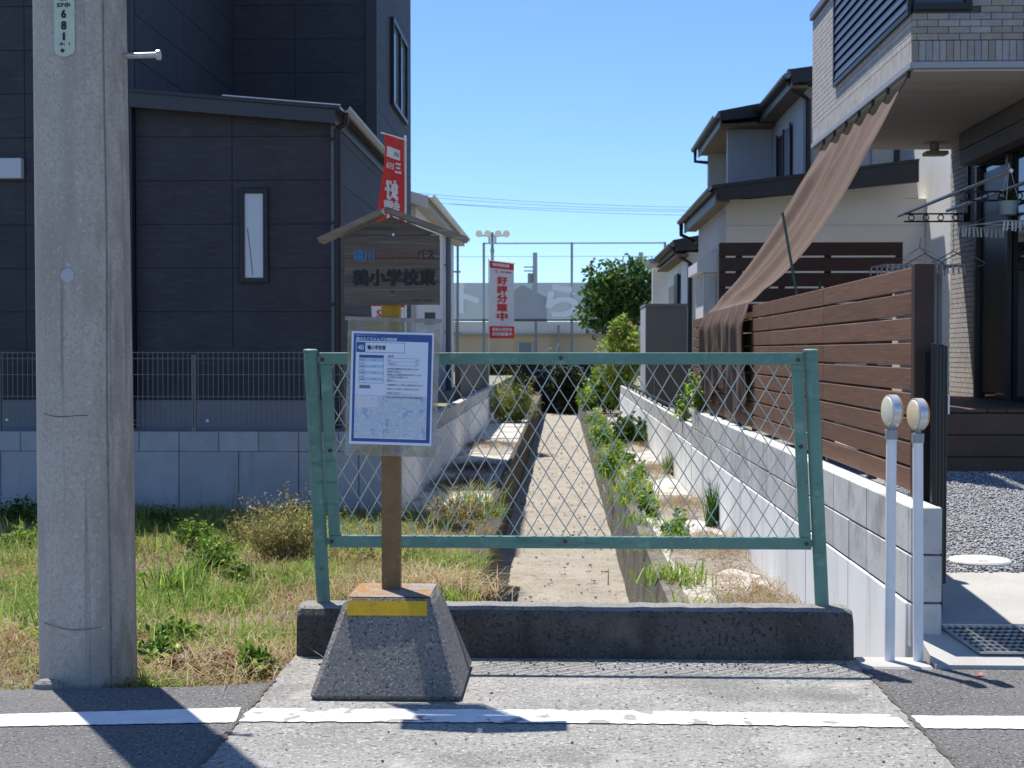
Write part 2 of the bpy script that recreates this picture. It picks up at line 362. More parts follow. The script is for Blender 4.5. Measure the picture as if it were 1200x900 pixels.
# ------------------------------------------------------------------ text
def text_mesh(body, size, bold=0., align='CENTER'):
    cu = bpy.data.curves.new('t', 'FONT'); cu.body = body; cu.size = size; cu.offset = bold * size; cu.align_x = align; cu.align_y = 'CENTER'
    o = bpy.data.objects.new('t', cu); COL.objects.link(o)
    dg = bpy.context.evaluated_depsgraph_get(); dg.update()
    me = bpy.data.meshes.new_from_object(o.evaluated_get(dg))
    bpy.data.objects.remove(o); bpy.data.curves.remove(cu)
    vs_ = [tuple(v.co) for v in me.vertices]; fs_ = [tuple(p.vertices) for p in me.polygons]
    bpy.data.meshes.remove(me); return vs_, fs_
def text_on(mb, body, w, h, fn, bold=.012, mirror=False, fit=True):
    """glyphs scaled into a w x h box round the origin, put in place by fn(x, y); bold strokes are thickened by shifted copies"""
    v, f = text_mesh(body, 1.0, 0)
    if not v: return
    xs = [p[0] for p in v]; ys = [p[1] for p in v]
    cx = (min(xs) + max(xs)) / 2; cy = (min(ys) + max(ys)) / 2
    sx = w / (max(xs) - min(xs)); sy = h / (max(ys) - min(ys))
    if not fit: sx = sy = min(sx, sy)
    if mirror: sx = -sx
    b = bold * 1.6
    for k, (ox, oy) in enumerate(((0, 0),) if bold <= 0 else ((b, b), (-b, b), (b, -b), (-b, -b))):
        q = [fn((p[0] - cx + ox) * sx, (p[1] - cy + oy) * sy) for p in v]
        mb.add([(p[0], p[1] - k * .00012, p[2]) for p in q], f)

# ------------------------------------------------------------------ vegetation
GREENS = np.array([(.11, .225, .030), (.155, .285, .04), (.075, .17, .025)])
STRAW = np.array([(.50, .40, .22), (.40, .315, .165), (.56, .48, .31)])
OLIVE = np.array([(.30, .31, .08), (.36, .33, .10), (.23, .265, .06)])
RUSTY = np.array([(.30, .155, .075), (.22, .115, .065), (.36, .225, .11)])
DARKG = np.array([(.035, .08, .02), (.05, .11, .026), (.075, .14, .032)])
LIME = np.array([(.28, .42, .06), (.22, .36, .045), (.34, .46, .09)])
def pick(pals, w, n):
    w = np.array(w, float); w /= w.sum(); k = RNG.choice(len(pals), n, p=w); out = np.empty((n, 3))
    for i, p in enumerate(pals):
        sel = k == i; m = sel.sum()
        if m: out[sel] = p[RNG.integers(0, len(p), m)]
    return out * RNG.uniform(.75, 1.25, (n, 1))
def blades(base, h, w, lean, cols, name='blades'):
    n = len(base); az = RNG.uniform(0, 2 * np.pi, n); d = np.stack([np.cos(az), np.sin(az), np.zeros(n)], 1)
    sd_ = np.stack([-np.sin(az + RNG.uniform(-.6, .6, n)), np.cos(az), np.zeros(n)], 1)
    h = h[:, None]; w = w[:, None]; lean = lean[:, None]; up = np.array([0, 0, 1.])
    mid = base + up * h * .55 + d * h * lean * .35; tip = base + up * h * (1 - .25 * lean) + d * h * lean
    v = np.stack([base - sd_ * w, base + sd_ * w, mid - sd_ * w * .8, mid + sd_ * w * .8, tip], 1).reshape(-1, 3)
    o = (np.arange(n) * 5)[:, None, None]; t = np.array([[0, 1, 3], [0, 3, 2], [2, 3, 4]])[None] + o
    return np_mesh(name, v, t.reshape(-1, 3), np.repeat(cols, 5, 0))
def leaves(pts, size, cols, asp=.5, flat=.0, name='leaves'):
    n = len(pts); a = RNG.normal(size=(n, 3)); a /= np.linalg.norm(a, axis=1)[:, None]
    nn = RNG.normal(size=(n, 3)); nn[:, 2] += flat; b = np.cross(nn, a); b /= (np.linalg.norm(b, axis=1)[:, None] + 1e-6)
    s = (size * RNG.uniform(.6, 1.3, n))[:, None]; c = np.cross(a, b)
    v = np.stack([pts - a * s, pts + b * s * asp + c * s * .15, pts + a * s, pts - b * s * asp + c * s * .15], 1).reshape(-1, 3)
    o = (np.arange(n) * 4)[:, None, None]; t = np.array([[0, 1, 2], [0, 2, 3]])[None] + o
    return np_mesh(name, v, t.reshape(-1, 3), np.repeat(cols, 4, 0))
def lobes(c, rad, nl, n, shell=.55):
    """points through an uneven crown made of nl overlapping lumps"""
    c = np.array(c); rad = np.array(rad); k = RNG.normal(size=(nl, 3)); k /= np.linalg.norm(k, axis=1)[:, None]
    cen = c + k * rad * RNG.uniform(.35, .8, (nl, 1)); lr = RNG.uniform(.28, .5, nl)
    i = RNG.integers(0, nl, n); d = RNG.normal(size=(n, 3)); d /= np.linalg.norm(d, axis=1)[:, None]
    r = RNG.uniform(shell ** 3, 1.08, n) ** (1 / 3)
    return cen[i] + d * (r * lr[i])[:, None] * rad, i
def bush(name, label, cat, base, rad, nl, n, size, pals, w, group=None, asp=.5, stems=6, zc=None, flat=.3, style='stem'):
    base = Vector(base); t = thing(name, base, label, cat, group); m = MB()
    if style == 'lobe':
        c = (base.x, base.y, base.z + (zc if zc is not None else rad[2] * .95))
        pts, li = lobes(c, rad, nl, n); ok = pts[:, 2] > base.z + .005; pts, li = pts[ok], li[ok]
        tone = RNG.uniform(.7, 1.3, nl)[li][:, None]
        for k in range(stems):
            q = Vector(pts[RNG.integers(0, len(pts))]); b0 = base + Vector((random.uniform(-.2, .2) * rad[0], random.uniform(-.2, .2) * rad[1], -.03))
            m.tube([b0, b0.lerp(q, .5) + Vector((0, 0, .08 * rad[2])), q], [size * .16, size * .12, size * .05], 5)
    else:                                   # arching stems with leaves along them
        per = 16; ns_ = max(8, n // per); az = RNG.uniform(0, 6.283, ns_); rr = np.sqrt(RNG.uniform(.02, 1, ns_)); hh_ = rad[2] * 2.1 * RNG.uniform(.45, 1.1, ns_) * (1 - .35 * rr)
        ox = np.stack([np.cos(az) * rad[0], np.sin(az) * rad[1]], 1); start = ox * (rr * RNG.uniform(.1, .6, ns_))[:, None]; reach = ox * (rr * RNG.uniform(.4, .8, ns_))[:, None] + RNG.normal(size=(ns_, 2)) * rad[0] * .08
        tt = RNG.uniform(.12, 1.03, (ns_, per)); bend = RNG.uniform(.0, .55, ns_)[:, None]
        xy = start[:, None] + reach[:, None] * (tt ** 1.25)[..., None]; zz = hh_[:, None] * (tt - bend * tt ** 2.2)
        pts = np.concatenate([xy, zz[..., None]], 2).reshape(-1, 3) + RNG.normal(size=(ns_ * per, 3)) * size * .75
        pts[:, 2] = np.abs(pts[:, 2]); pts += np.array(base); tone = np.repeat(RNG.uniform(.7, 1.3, ns_), per)[:, None]
        for k in range(min(ns_, 60)):
            pl = []
            for q in (0, .35, .7, 1): pl.append((base.x + start[k, 0] + reach[k, 0] * q ** 1.25, base.y + start[k, 1] + reach[k, 1] * q ** 1.25, base.z - .01 + hh_[k] * (q - float(bend[k, 0]) * q ** 2.2)))
            m.tube(pl, [size * .10, size * .085, size * .06, size * .03], 4)
    mk('foliage', leaves(pts, size, pick(pals, w, len(pts)) * tone, asp, flat), LEAF, t)
    mk('stem', m, STEMM if style != 'lobe' else BARK, t)
    return t
def tuft(name, label, base, n, h, spread, w, pals, wt, lean=(.2, .9), group=None, cat='grass clump'):
    base = Vector(base); b = np.array(base)[None] + np.concatenate([RNG.normal(size=(n, 2)) * spread, np.full((n, 1), -.01)], 1)
    return mk(name, blades(b, RNG.uniform(.5, 1.1, n) * h, np.full(n, w), RNG.uniform(*lean, n), pick(pals, wt, n)), BLADE, label=label, cat=cat, group=group)

# ================================================================== ground, road, canal
LZ = -.34; FZ = -1.05; WX = 1.448; LX = -1.59       # ledge level, channel floor, right and left retaining wall faces
mk('ground', MB().box(-600, 600, -300, 1200, -2.4, -1.7), EARTH, kind='structure')
yl0 = P(0, 808, z=0).y; yl1 = P(320, 801, z=0).y
road = MB()
xs = np.linspace(-30, -1.08, 90)
top = [(x, (yl0 if x < -1.9 else yl0 + (yl1 - yl0) * (x + 1.9) / .8) + .035 * math.sin(x * 9.1) * math.sin(x * 3.7) + random.uniform(-.012, .012)) for x in xs]
road.prism([(-30, -14)] + [(30, -14), (30, 5.545), (1.185, 5.545), (1.185, 5.2), (-1.08, 5.2)] + top[::-1], 2, -.35, 0)
mk('road', road, ASPH, kind='structure')
mk('bridge_slab', MB().box(-1.085, 1.185, -14, 5.90, -.34, .005), SLAB, kind='structure')
mk('concrete_strip', MB().box(1.19, 1.472, 5.53, 5.72, -.30, .008, .008), CONC, kind='structure')

# joints between slab and asphalt, crumbled
def crack(name, pts, w, label):
    m = MB(); top_, bot_ = [], []
    P_ = [Vector(p) for p in pts]; path = []
    for a, b in zip(P_[:-1], P_[1:]):
        k = max(2, int((b - a).length / .03)); path += [a.lerp(b, i / k) for i in range(k)]
    path.append(P_[-1])
    for i, p in enumerate(path):
        t = (path[min(i + 1, len(path) - 1)] - path[max(i - 1, 0)]).normalized(); s_ = Vector((-t.y, t.x, 0)); ww = w * random.uniform(.25, 1.3); o = random.uniform(-.4, .4) * w
        m.v += [tuple(p + s_ * (ww + o)), tuple(p - s_ * (ww - o))]
    m.f = [(2 * i, 2 * i + 1, 2 * i + 3, 2 * i + 2) for i in range(len(path) - 1)]
    mk(name, m, SEAM, kind='structure')
crack('pavement_joint', [(-1.083, 1.5, .0095), (-1.083, 5.25, .0095)], .011, '')
crack('pavement_joint', [(1.187, 1.5, .0095), (1.187, 5.5, .0095)], .010, '')

# painted edge line
def line_strip(name, top_px, bot_px, z, mat, jag):
    m = MB(); n = 90
    def ip(px, t):
        s_ = t * (len(px) - 1); k = min(int(s_), len(px) - 2); f_ = s_ - k
        return px[k][0] + (px[k + 1][0] - px[k][0]) * f_, px[k][1] + (px[k + 1][1] - px[k][1]) * f_
    for i in range(n + 1):
        a = P(*ip(top_px, i / n), z=z); b = P(*ip(bot_px, i / n), z=z)
        a.y += random.uniform(-jag, jag); b.y += random.uniform(-jag, jag); m.v += [tuple(a), tuple(b)]
    m.f = [(2 * i, 2 * i + 1, 2 * i + 3, 2 * i + 2) for i in range(n)]
    mk(name, m, mat, kind='structure')
line_strip('road_marking', [(-300, 840), (0, 837), (282, 829)], [(-300, 854), (0, 851), (276, 846)], .004, PAINT, .003)
line_strip('road_marking', [(290, 830), (700, 832), (1050, 837.5)], [(280, 845), (700, 847), (1066, 852)], .0095, PAINTW, .006)
line_strip('road_marking', [(1060, 838.5), (1600, 841)], [(1072, 853), (1600, 856)], .004, PAINT, .003)

# vacant lot on the left bank
def lotz(x, y):
    t = min(max((y - 5.2) / 3.6, 0), 1); z = -.03 - .31 * t * t * (3 - 2 * t)
    z += .025 * math.sin(x * 2.3 + y * 1.1) * math.sin(y * 1.9 - x * .7) + .012 * math.sin(x * 7.1) * math.sin(y * 6.3)
    if x > -1.0 and y > 6: z += .06 * math.exp(-((y - 8.6) / 1.3) ** 2) * min(1, (x + 1.0) / .2)
    return z - .01
lot = MB().grid(lambda u, v: ((x := -14 + u * (14 - .557)), (y := 5.05 + v * 8.72), lotz(x, y)), 110, 80)
mk('vacant_lot', lot, SOIL, kind='structure', smooth=True)
mk('verge_soil', MB().box(-1.40, -.60, 5.06, 5.92, -.5, -.07), SOIL, kind='structure')

# channel: floor, walls, ledges
mk('canal_bed', MB().grid(lambda u, v: (-.76 + 1.52 * u, 5.3 + 46.7 * v, FZ + .015 * math.sin(v * 160 + u * 3) * math.sin(u * 9) + .01 * random.random()), 14, 260), DIRT, kind='structure', smooth=True)
def canal_wall(x_top, x_bot, out, ys):
    m = MB(); m.hexa([(x_bot, ys[0], -1.5), (x_bot, ys[1], -1.5), (x_top + out, ys[1], -1.5), (x_top + out, ys[0], -1.5)],
                     [(x_top, ys[0], LZ + .03), (x_top, ys[1], LZ + .03), (x_top + out, ys[1], LZ + .03), (x_top + out, ys[0], LZ + .03)])
    return m
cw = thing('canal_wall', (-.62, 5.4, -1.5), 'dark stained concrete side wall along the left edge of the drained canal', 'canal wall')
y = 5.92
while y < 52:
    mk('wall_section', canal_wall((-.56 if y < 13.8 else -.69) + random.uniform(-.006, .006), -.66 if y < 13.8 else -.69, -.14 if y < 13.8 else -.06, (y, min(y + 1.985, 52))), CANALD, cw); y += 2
cw2 = thing('canal_wall', (.60, 5.4, -1.5), 'concrete side wall along the right edge of the canal with weeds on top', 'canal wall')
y = 5.92
while y < 52:
    mk('wall_section', canal_wall(.68 + random.uniform(-.006, .006), .60, .12, (y, min(y + 1.985, 52))), CANALW, cw2); y += 2
# ledges of slabs
def ledge(name, x0, x1, y0, y1, dl, mat):
    g = mk(name, MB().box(x0, x1, y0, y1, LZ - .3, LZ - .035), SOIL, kind='structure')
    y_ = y0 + .02; i = 0
    while y_ < y1 - .2:
        l = dl * random.uniform(.9, 1.1); l = min(l, y1 - y_)
        o = piece('slab', (x1 - x0 - .03, l - .05, .07), ((x0 + x1) / 2, y_ + l / 2, LZ - .035 + random.uniform(-.012, .012)), mat, g, .006, (random.uniform(-.006, .006), random.uniform(-.008, .008), 0)); y_ += l; i += 1
ledge('left_ledge', LX, -.75, 13.9, 33.2, 2.0, LEDGE)
ledge('right_ledge', .80, WX, 5.92, 34.0, 1.9, LEDGE)
# dirt drifts lying on the ledges
def drift(x0, x1, y0, y1, h, mat=DIRT, z=LZ + .012):
    ph = random.uniform(0, 9)
    def fn(u, v):
        e = max(0, 1 - (2 * u - 1) ** 2) * max(0, 1 - (2 * v - 1) ** 2)
        k = .5 + .5 * math.sin(u * 9 + ph) * math.sin(v * 11 + ph * 2)
        wob = .10 * math.sin(v * 7 + ph)
        return (x0 + (x1 - x0) * (u + wob * (1 - u)), y0 + (y1 - y0) * (v + .08 * math.sin(u * 8 + ph)), z - .02 + h * (e ** .5) * (.7 + .5 * k))
    mk('dirt_drift', MB().grid(fn, 22, 22), mat, kind='structure', smooth=True)
for a in ((.95, 1.44, 6.0, 9.3, .09), (.9, 1.44, 10.2, 12.2, .075), (.95, 1.44, 13.2, 15.2, .07), (1.0, 1.44, 17.5, 19.5, .06), (.95, 1.44, 22, 25.5, .07), (.7, 1.4, 29, 33, .06),
          (-1.55, -.75, 21.6, 24.6, .07), (-1.45, -.85, 16.0, 17.0, .06), (-1.5, -.9, 18.2, 19.2, .05)):
    drift(*a)

# end of the canal
mk('bank', MB().box(-3.5, -.752, 33.4, 52, -1.6, LZ - .02), SOIL, kind='structure'); mk('bank', MB().box(.802, 4.0, 34.0, 52, -1.6, LZ - .02), SOIL, kind='structure')
scr = thing('dark_screen_fence', (0, 52.1, -1.2), 'black netted screen closing off the far end of the canal', 'screen')
mk('net', MB().box(-3.6, 2.4, 52.08, 52.14, -1.4, .95), DNET, scr)
for x in (-3.4, -1.2, .6, 2.2): mk('post', MB().box(x - .03, x + .03, 52.02, 52.075, -1.4, 1.0), BLACKM, scr)
vn = thing('dry_vine', (.3, 51.9, -.3), 'pale leafless vine tangled on the dark screen at the canal end', 'vine')
for k_ in range(26):
    p = Vector((random.uniform(-.6, 1.6), 51.95, random.uniform(.1, .95))); pl = []; an = random.uniform(0, 6.28)
    for q in range(9):
        pl.append(tuple(p)); an += random.uniform(-.9, .9); p = p + Vector((.11 * math.cos(an), random.uniform(-.03, .02), .09 * math.sin(an)))
    m = MB(); m.tube(pl, .009, 4); mk('twig', m, SHEDL, vn)

# ================================================================== kerb, green fence
kerb = MB(); KY0, KY1, KH = 5.652, 5.838, .208
def kerb_section(x, e): # rounded top profile
    return [(x, KY0 + e, .0), (x, KY0 + .006 + e, .10), (x, KY0 + .010 + e, KH - .035 - e), (x, KY0 + .022 + e, KH - .010 - e), (x, KY0 + .040 + e, KH - e * .6), (x, KY1 - .03 - e, KH - e * .6), (x, KY1 - .008 - e, KH - .02 - e), (x, KY1 - e, .0)]
secs = [(-1.083, .030), (-1.078, .012), (-1.060, 0)] + [(x, random.uniform(-.0035, .0035)) for x in np.linspace(-1.0, 1.10, 42)] + [(1.155, .0), (1.178, .012), (1.188, .032)]
for x, e in secs: kerb.v += kerb_section(x, e)
k = 8
for i in range(len(secs) - 1):
    for j in range(k - 1): kerb.f.append((i * k + j, i * k + j + 1, (i + 1) * k + j + 1, (i + 1) * k + j))
kerb.f += [tuple(range(k))[::-1], tuple(range((len(secs) - 1) * k, len(secs) * k))]
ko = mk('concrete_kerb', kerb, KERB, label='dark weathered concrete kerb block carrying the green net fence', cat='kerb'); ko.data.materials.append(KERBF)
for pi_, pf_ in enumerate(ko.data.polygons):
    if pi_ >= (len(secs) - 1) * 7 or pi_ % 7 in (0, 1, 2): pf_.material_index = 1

FY = 5.775
fence = thing('net_fence', (0, FY, KH), 'green steel frame fence with diamond wire net standing on the concrete kerb', 'fence')
def lean(x, z): return x - .052 * (z - KH) / 1.05 + .002
def post(xb):
    m = MB(); m.tube([(lean(xb, KH - .01), FY, KH - .012), (lean(xb, 1.248), FY, 1.248)], .0285, 20)
    o = mk('post', m, GREEN, fence, smooth=True)
    c = MB(); p = Vector((lean(xb, 1.249), FY, 1.249)); c.tube([p, p + Vector((0, 0, .007)), p + Vector((0, 0, .012))], [.031, .031, .022], 20); mk('cap', c, GREEN, o, smooth=True)
post(-.988); post(1.073)
def ln(pts): return [(lean(x, z), y_, z) for x, y_, z in pts]
XL, XR, ZT, ZB = -.950, 1.039, 1.246, .437
def rail(name, x0, x1, z0, z1):
    m = MB(); y0, y1 = FY - .012, FY + .012; c = .002
    m.box(x0, x1, y0, y1, z0, z1, c); m.v = ln(m.v); return mk(name, m, GREEN, fence)
rail('rail', XL, XR, ZT - .049, ZT); rail('rail', XL, XR, ZB, ZB + .05)
rail('stile', XL + .0005, XL + .046, ZB + .0505, ZT - .0495); rail('stile', XR - .046, XR - .0005, ZB + .0505, ZT - .0495)
for x, z in ((XL + .012, ZT - .03), (XL + .012, ZB + .025), (XR - .02, ZT - .03), (XR - .02, ZB + .025), (XL + .025, .84), (XR - .025, .86), (.05, ZT - .022), (.03, ZB + .03)):
    b = MB(); b.tube([(lean(x, z), FY - .0125, z), (lean(x, z), FY - .021, z)], .0085, 6); mk('bolt', b, RUST, fence)
for x, z in ((XL - .012, ZT - .03), (XL - .012, ZB + .025), (XR + .012, ZT - .03), (XR + .012, ZB + .025)):
    b = MB(); b.box(lean(x, z) - .02, lean(x, z) + .02, FY - .006, FY + .006, z - .014, z + .014); mk('bracket', b, GREEN, fence)
net = MB(); x0, x1, z0, z1 = XL + .046, XR - .046, ZB + .05, ZT - .05; dx, dz = .0707, .1155; sl = dz / dx
for sgn in (1, -1):
    c_lo = z0 - sl * x1 if sgn > 0 else z0 + sl * x0; c_hi = z1 - sl * x0 if sgn > 0 else z1 + sl * x1
    c = math.floor(c_lo / dz) * dz
    while c < c_hi:
        c += dz; pts = []
        for xx in (x0, x1):
            zz = c + sgn * sl * xx
            if z0 <= zz <= z1: pts.append((xx, zz))
        for zz in (z0, z1):
            xx = (zz - c) * sgn / sl
            if x0 < xx < x1: pts.append((xx, zz))
        if len(pts) >= 2 and abs(pts[0][0] - pts[1][0]) > .004:
            a, b = sorted(pts)[0], sorted(pts)[-1]; n = max(2, int(abs(b[0] - a[0]) / (dx / 2)))
            pl = []
            for i in range(n + 1):
                x = a[0] + (b[0] - a[0]) * i / n; z = a[1] + (b[1] - a[1]) * i / n
                bow = .007 * math.sin((x - x0) * 3.1) * math.sin((z - z0) * 4)
                pl.append((lean(x, z), FY + sgn * .0016 + bow, z))
            net.tube(pl, .0023, 5, False)
mk('wire_net', net, WIRE, fence, smooth=True, kind='stuff')

# ================================================================== bus stop
BX, BYp = -.64, 5.27
bus = thing('bus_stop', (-.614, 5.285, .005), 'wooden bus stop sign with little gable roof on a brown post and concrete foot', 'bus stop')
BZ = .005
bb = [(-.897, 4.935, BZ + .004), (-.352, 4.935, BZ + .004), (-.352, 5.51, BZ + .004), (-.897, 5.51, BZ + .004)]
sh = lambda pts, d, dz_: [(x + (d if x < -.61 else -d), y + (d if y < 5.23 else -d), z + dz_) for x, y, z in pts]
bt = [(-.790, 5.068, .345), (-.466, 5.068, .345), (-.466, 5.395, .345), (-.790, 5.395, .345)]
foot = MB(); rings = [sh(bb, .012, -.003), sh(bb, 0, .014), sh(bt, -.006, -.022), sh(bt, .008, .002), sh(bt, .03, .006)]
def chamfer_ring(r, c):
    out = []
    for i in range(4):
        p = Vector(r[i]); a = Vector(r[i - 1]); b = Vector(r[(i + 1) % 4]); out += [p + (a - p).normalized() * c, p + (b - p).normalized() * c]
    return out
for r_ in rings: foot.v += [tuple(q + Vector((random.uniform(-.004, .004), random.uniform(-.003, .003), random.uniform(-.002, .002)))) for q in chamfer_ring(r_, .018)]
for i in range(len(rings) - 1):
    for j in range(8): foot.f.append((i * 8 + j, i * 8 + (j + 1) % 8, (i + 1) * 8 + (j + 1) % 8, (i + 1) * 8 + j))
foot.f += [tuple(range(8))[::-1], tuple(range(32, 40))]
fo = mk('foot', foot, BASEC, bus)
capm = MB(); capm.v = [tuple(Vector(q) + Vector((0, 0, .0015))) for q in chamfer_ring(sh(bt, .012, .0062), .014)]; capm.f = [tuple(range(8))]
mk('stained_top', capm, RUSTC, fo)
nrm = Vector((0, 5.125 - 5.0, .33)).normalized(); off = Vector((0, -.33, .133)).normalized() * .004
def onfront(x, s_): return Vector((x, 4.935 + .133 * s_, .015 + .33 * s_)) + off
ys = MB(); a, b = .835, .985
q = [onfront(-.776, b), onfront(-.485, b), onfront(-.485, a), onfront(-.776, a)]; ys.hexa([p - off * 1.5 for p in q], [p + off * .3 for p in q])
mk('yellow_strip', ys, YELLOW, fo)
mk('post', MB().box(BX - .035, BX + .035, 5.245, 5.30, .349, 1.30, .004), BROWN, bus)
mk('post', MB().box(BX - .0345, BX + .0345, 5.2455, 5.2995, 1.3002, 1.74, .004), YPOST, bus)
# board of horizontal planks with a gable top
bx0, bx1, bz0, bz1, ap = -.806, -.452, 1.425, 1.683, 1.752
bcx = (bx0 + bx1) / 2
board = mk('sign_board', MB().prism([(bx0, bz0), (bx1, bz0), (bx1, bz1 - .015), (bcx, ap), (bx0, bz1 - .015)], 1, 5.210, 5.240), WOOD, bus)
for i, (w0, w1) in enumerate(((1.425, 1.509), (1.511, 1.597), (1.599, 1.683))):
    mk('plank', MB().box(bx0 - .001, bx1 + .001, 5.2055, 5.2098, w0, w1, .0012), WOOD, board)
mk('gable_plank', MB().prism([(bx0 + .004, 1.685), (bx1 - .004, 1.685), (bcx, ap)], 1, 5.2065, 5.2098), WOOD, board)
def roof_plank(xa, za, xb, zb):
    m = MB(); t = Vector((xb - xa, 0, zb - za)).normalized(); n = Vector((-t.z, 0, t.x)); n = n if n.z > 0 else -n
    a = Vector((xa, 5.165, za)); b = Vector((xb, 5.165, zb)); h = n * .019; d = Vector((0, .105, 0))
    m.hexa([a, b, b + d, a + d], [a + h, b + h, b + d + h, a + d + h]); mk('roof_plank', m, ROOFW, bus)
pA = P(374, 284, Y=5.165); pB = P(452, 248, Y=5.165); pC = P(545, 283, Y=5.165); pD = P(449.5, 247, Y=5.165)
roof_plank(pA.x, pA.z, pB.x - .012, pB.z - .006); roof_plank(pC.x, pC.z, pD.x, pD.z)
for (u, v) in ((461, 275), (460, 342)):
    p = P(u, v, Y=5.204); m = MB(); m.tube([(p.x, 5.2052, p.z), (p.x, 5.199, p.z)], .0055, 10); mk('screw', m, STEEL if v < 300 else RUST, bus)
def bt_fn(u, v, yy):
    c = P(u, v, Y=yy); return lambda x, z: (c.x + x, yy, c.z + z)
pxm = 5.204 / F
def sign_text(name, body, u0, u1, v0, v1, mat, bold):
    m = MB(); text_on(m, body, (u1 - u0) * pxm, (v1 - v0) * pxm, bt_fn((u0 + u1) / 2, (v0 + v1) / 2, 5.2045), bold); mk(name, m, mat, board)
sign_text('lettering', '境川', 414, 438, 292, 306, BLUEF, .03)
sign_text('lettering', 'らくちゃん', 440, 485, 293, 305, REDF, .008)
sign_text('lettering', 'バス', 488, 509, 292, 304, DREDF, .012)
sign_text('lettering', '鶉小学校東', 414, 510, 316, 334, BLACKP, .028)
sign_text('lettering', '境川まちづくり協議会バス運営委員会', 468, 509, 351, 353.2, BLACKP, 0)
# poster in a clouded plastic case
PY = 5.222; cen = P(460, 454, Y=PY); rot = R(-1.6)
def pf(u, v, d=0.):
    """poster pixel -> point on the slightly turned sheet"""
    x = (u - 460) * PY / F; z = -(v - 454) * PY / F
    return (cen.x + x * math.cos(rot) - z * math.sin(rot), PY - .006 - d, cen.z + x * math.sin(rot) + z * math.cos(rot))
case = MB(); cq = [(405.5, 376), (514, 376), (514, 535), (405.5, 535)]
case.hexa([pf(u, v, -.006) for u, v in cq], [pf(u, v, -.003) for u, v in cq]); mk('plastic_case', case, SLEEVE, bus)
tp = MB(); tq = [(402, 372), (516, 372), (516, 376.5), (402, 376.5)]; tp.hexa([pf(u, v, -.004) for u, v in tq], [pf(u, v, 0) for u, v in tq]); mk('case_edge', tp, pm('case_edge_plastic', (.20, .20, .185), (.28, .27, .22), 30, .4), bus)
sheet = MB(); sq = [(410.5, 389), (507.5, 389), (507.5, 521.5), (410.5, 521.5)]; sheet.hexa([pf(u, v, -.0015) for u, v in sq], [pf(u, v, 0) for u, v in sq])
poster = mk('timetable_poster', sheet, PWHITE, bus)
def prt(name, rects, mat, d):
    m = MB()
    for u0, u1, v0, v1 in rects: m.quad(pf(u0, v1, d), pf(u1, v1, d), pf(u1, v0, d), pf(u0, v0, d))
    return mk(name, m, mat, poster)
prt('blue_border', [(413, 505.5, 391.5, 518.5)], PBLUE, .0004)
prt('pale_field', [(416, 501, 400, 514.5)], PAPER, .0008)
prt('stop_name_frame', [(416.5, 473.5, 401.5, 413.5)], PBLUE, .0010)
prt('stop_name_field', [(427, 473, 402, 413)], PWHITE, .0012)
prt('table_header', [(420, 449, 416.5, 420)], PBLUE, .0010)
prt('table_stripe', [(420.5, 448.5, v, v + 3.6) for v in (420.5, 428, 435.5, 443)], PPALE, .0010)
prt('table_rule', [(420, 420.4, 416, 449.5), (448.7, 449.1, 416, 449.5), (420, 449, 449.2, 449.6), (426.5, 426.8, 420, 449.5)] + [(453, 490, v, v + .35) for v in (419.5, 423.5, 428, 447, 462)], PTEXT, .0011)
prt('note_box', [(421, 434, 452, 456)], PTEXT, .0011)
prt('map', [(416.5, 500.5, 463.5, 513.5)], PMAP, .0010)
prt('map_inset', [(417, 443, 464.5, 478)], pm('map_inset_print', (.62, .64, .66), (.55, .62, .70), 60, .4, [((.6, .35, .35), 120, .64, .68)]), .0012)
def ptxt(body, u0, u1, v0, v1, mat, bold=0.):
    m = MB(); uc, vc = (u0 + u1) / 2, (v0 + v1) / 2
    text_on(m, body, u1 - u0, v1 - v0, lambda x, y_: pf(uc + x, vc - y_, .0016), bold); mk('lettering', m, mat, poster)
ptxt('境川らくちゃんバス時刻表', 416, 464, 395.8, 399.6, PWHITE, .015)
ptxt('岐阜市コミュニティバス', 416, 440, 392.6, 394.4, PWHITE)
ptxt('40', 418.5, 425, 405, 410.5, PWHITE, .01)
ptxt('鶉小学校東', 429.5, 451, 405, 410.3, BLACKP, .015)
for i, t in enumerate(('7時', '8時', '9時', '10時', '11時', '13時', '14時')): ptxt(t, 421.3, 425.6, 421.3 + i * 3.9, 423.5 + i * 3.9, PTEXT)
for i in range(4): ptxt('15', 436, 439.5, 421.4 + i * 7.5, 423.4 + i * 7.5, PTEXT)
for v, t, u1 in ((416.5, '運賃', 461), (421.2, '大人', 458), (425.2, '小学生以下', 464), (431.2, '未就学児は保護者同伴に限り無料となります', 491), (434.5, '乗車時にお支払い', 470), (438, '定期券および回数券は車内で販売しています', 494), (441, '土日祝日は運休です', 478),
                 (444.6, '運行ルート', 464), (450, '交通事情により遅れる場合があります', 496), (454.8, '天候により運休する場合があります', 492), (459.4, 'お問い合わせ', 470), (464.6, '境川地域公共交通協議会', 496)):
    ptxt(t, 453.5, u1, v, v + 2.1, PTEXT, .004)
for v in (421.2, 425.2): ptxt('100円', 486, 491, v, v + 2, PTEXT)

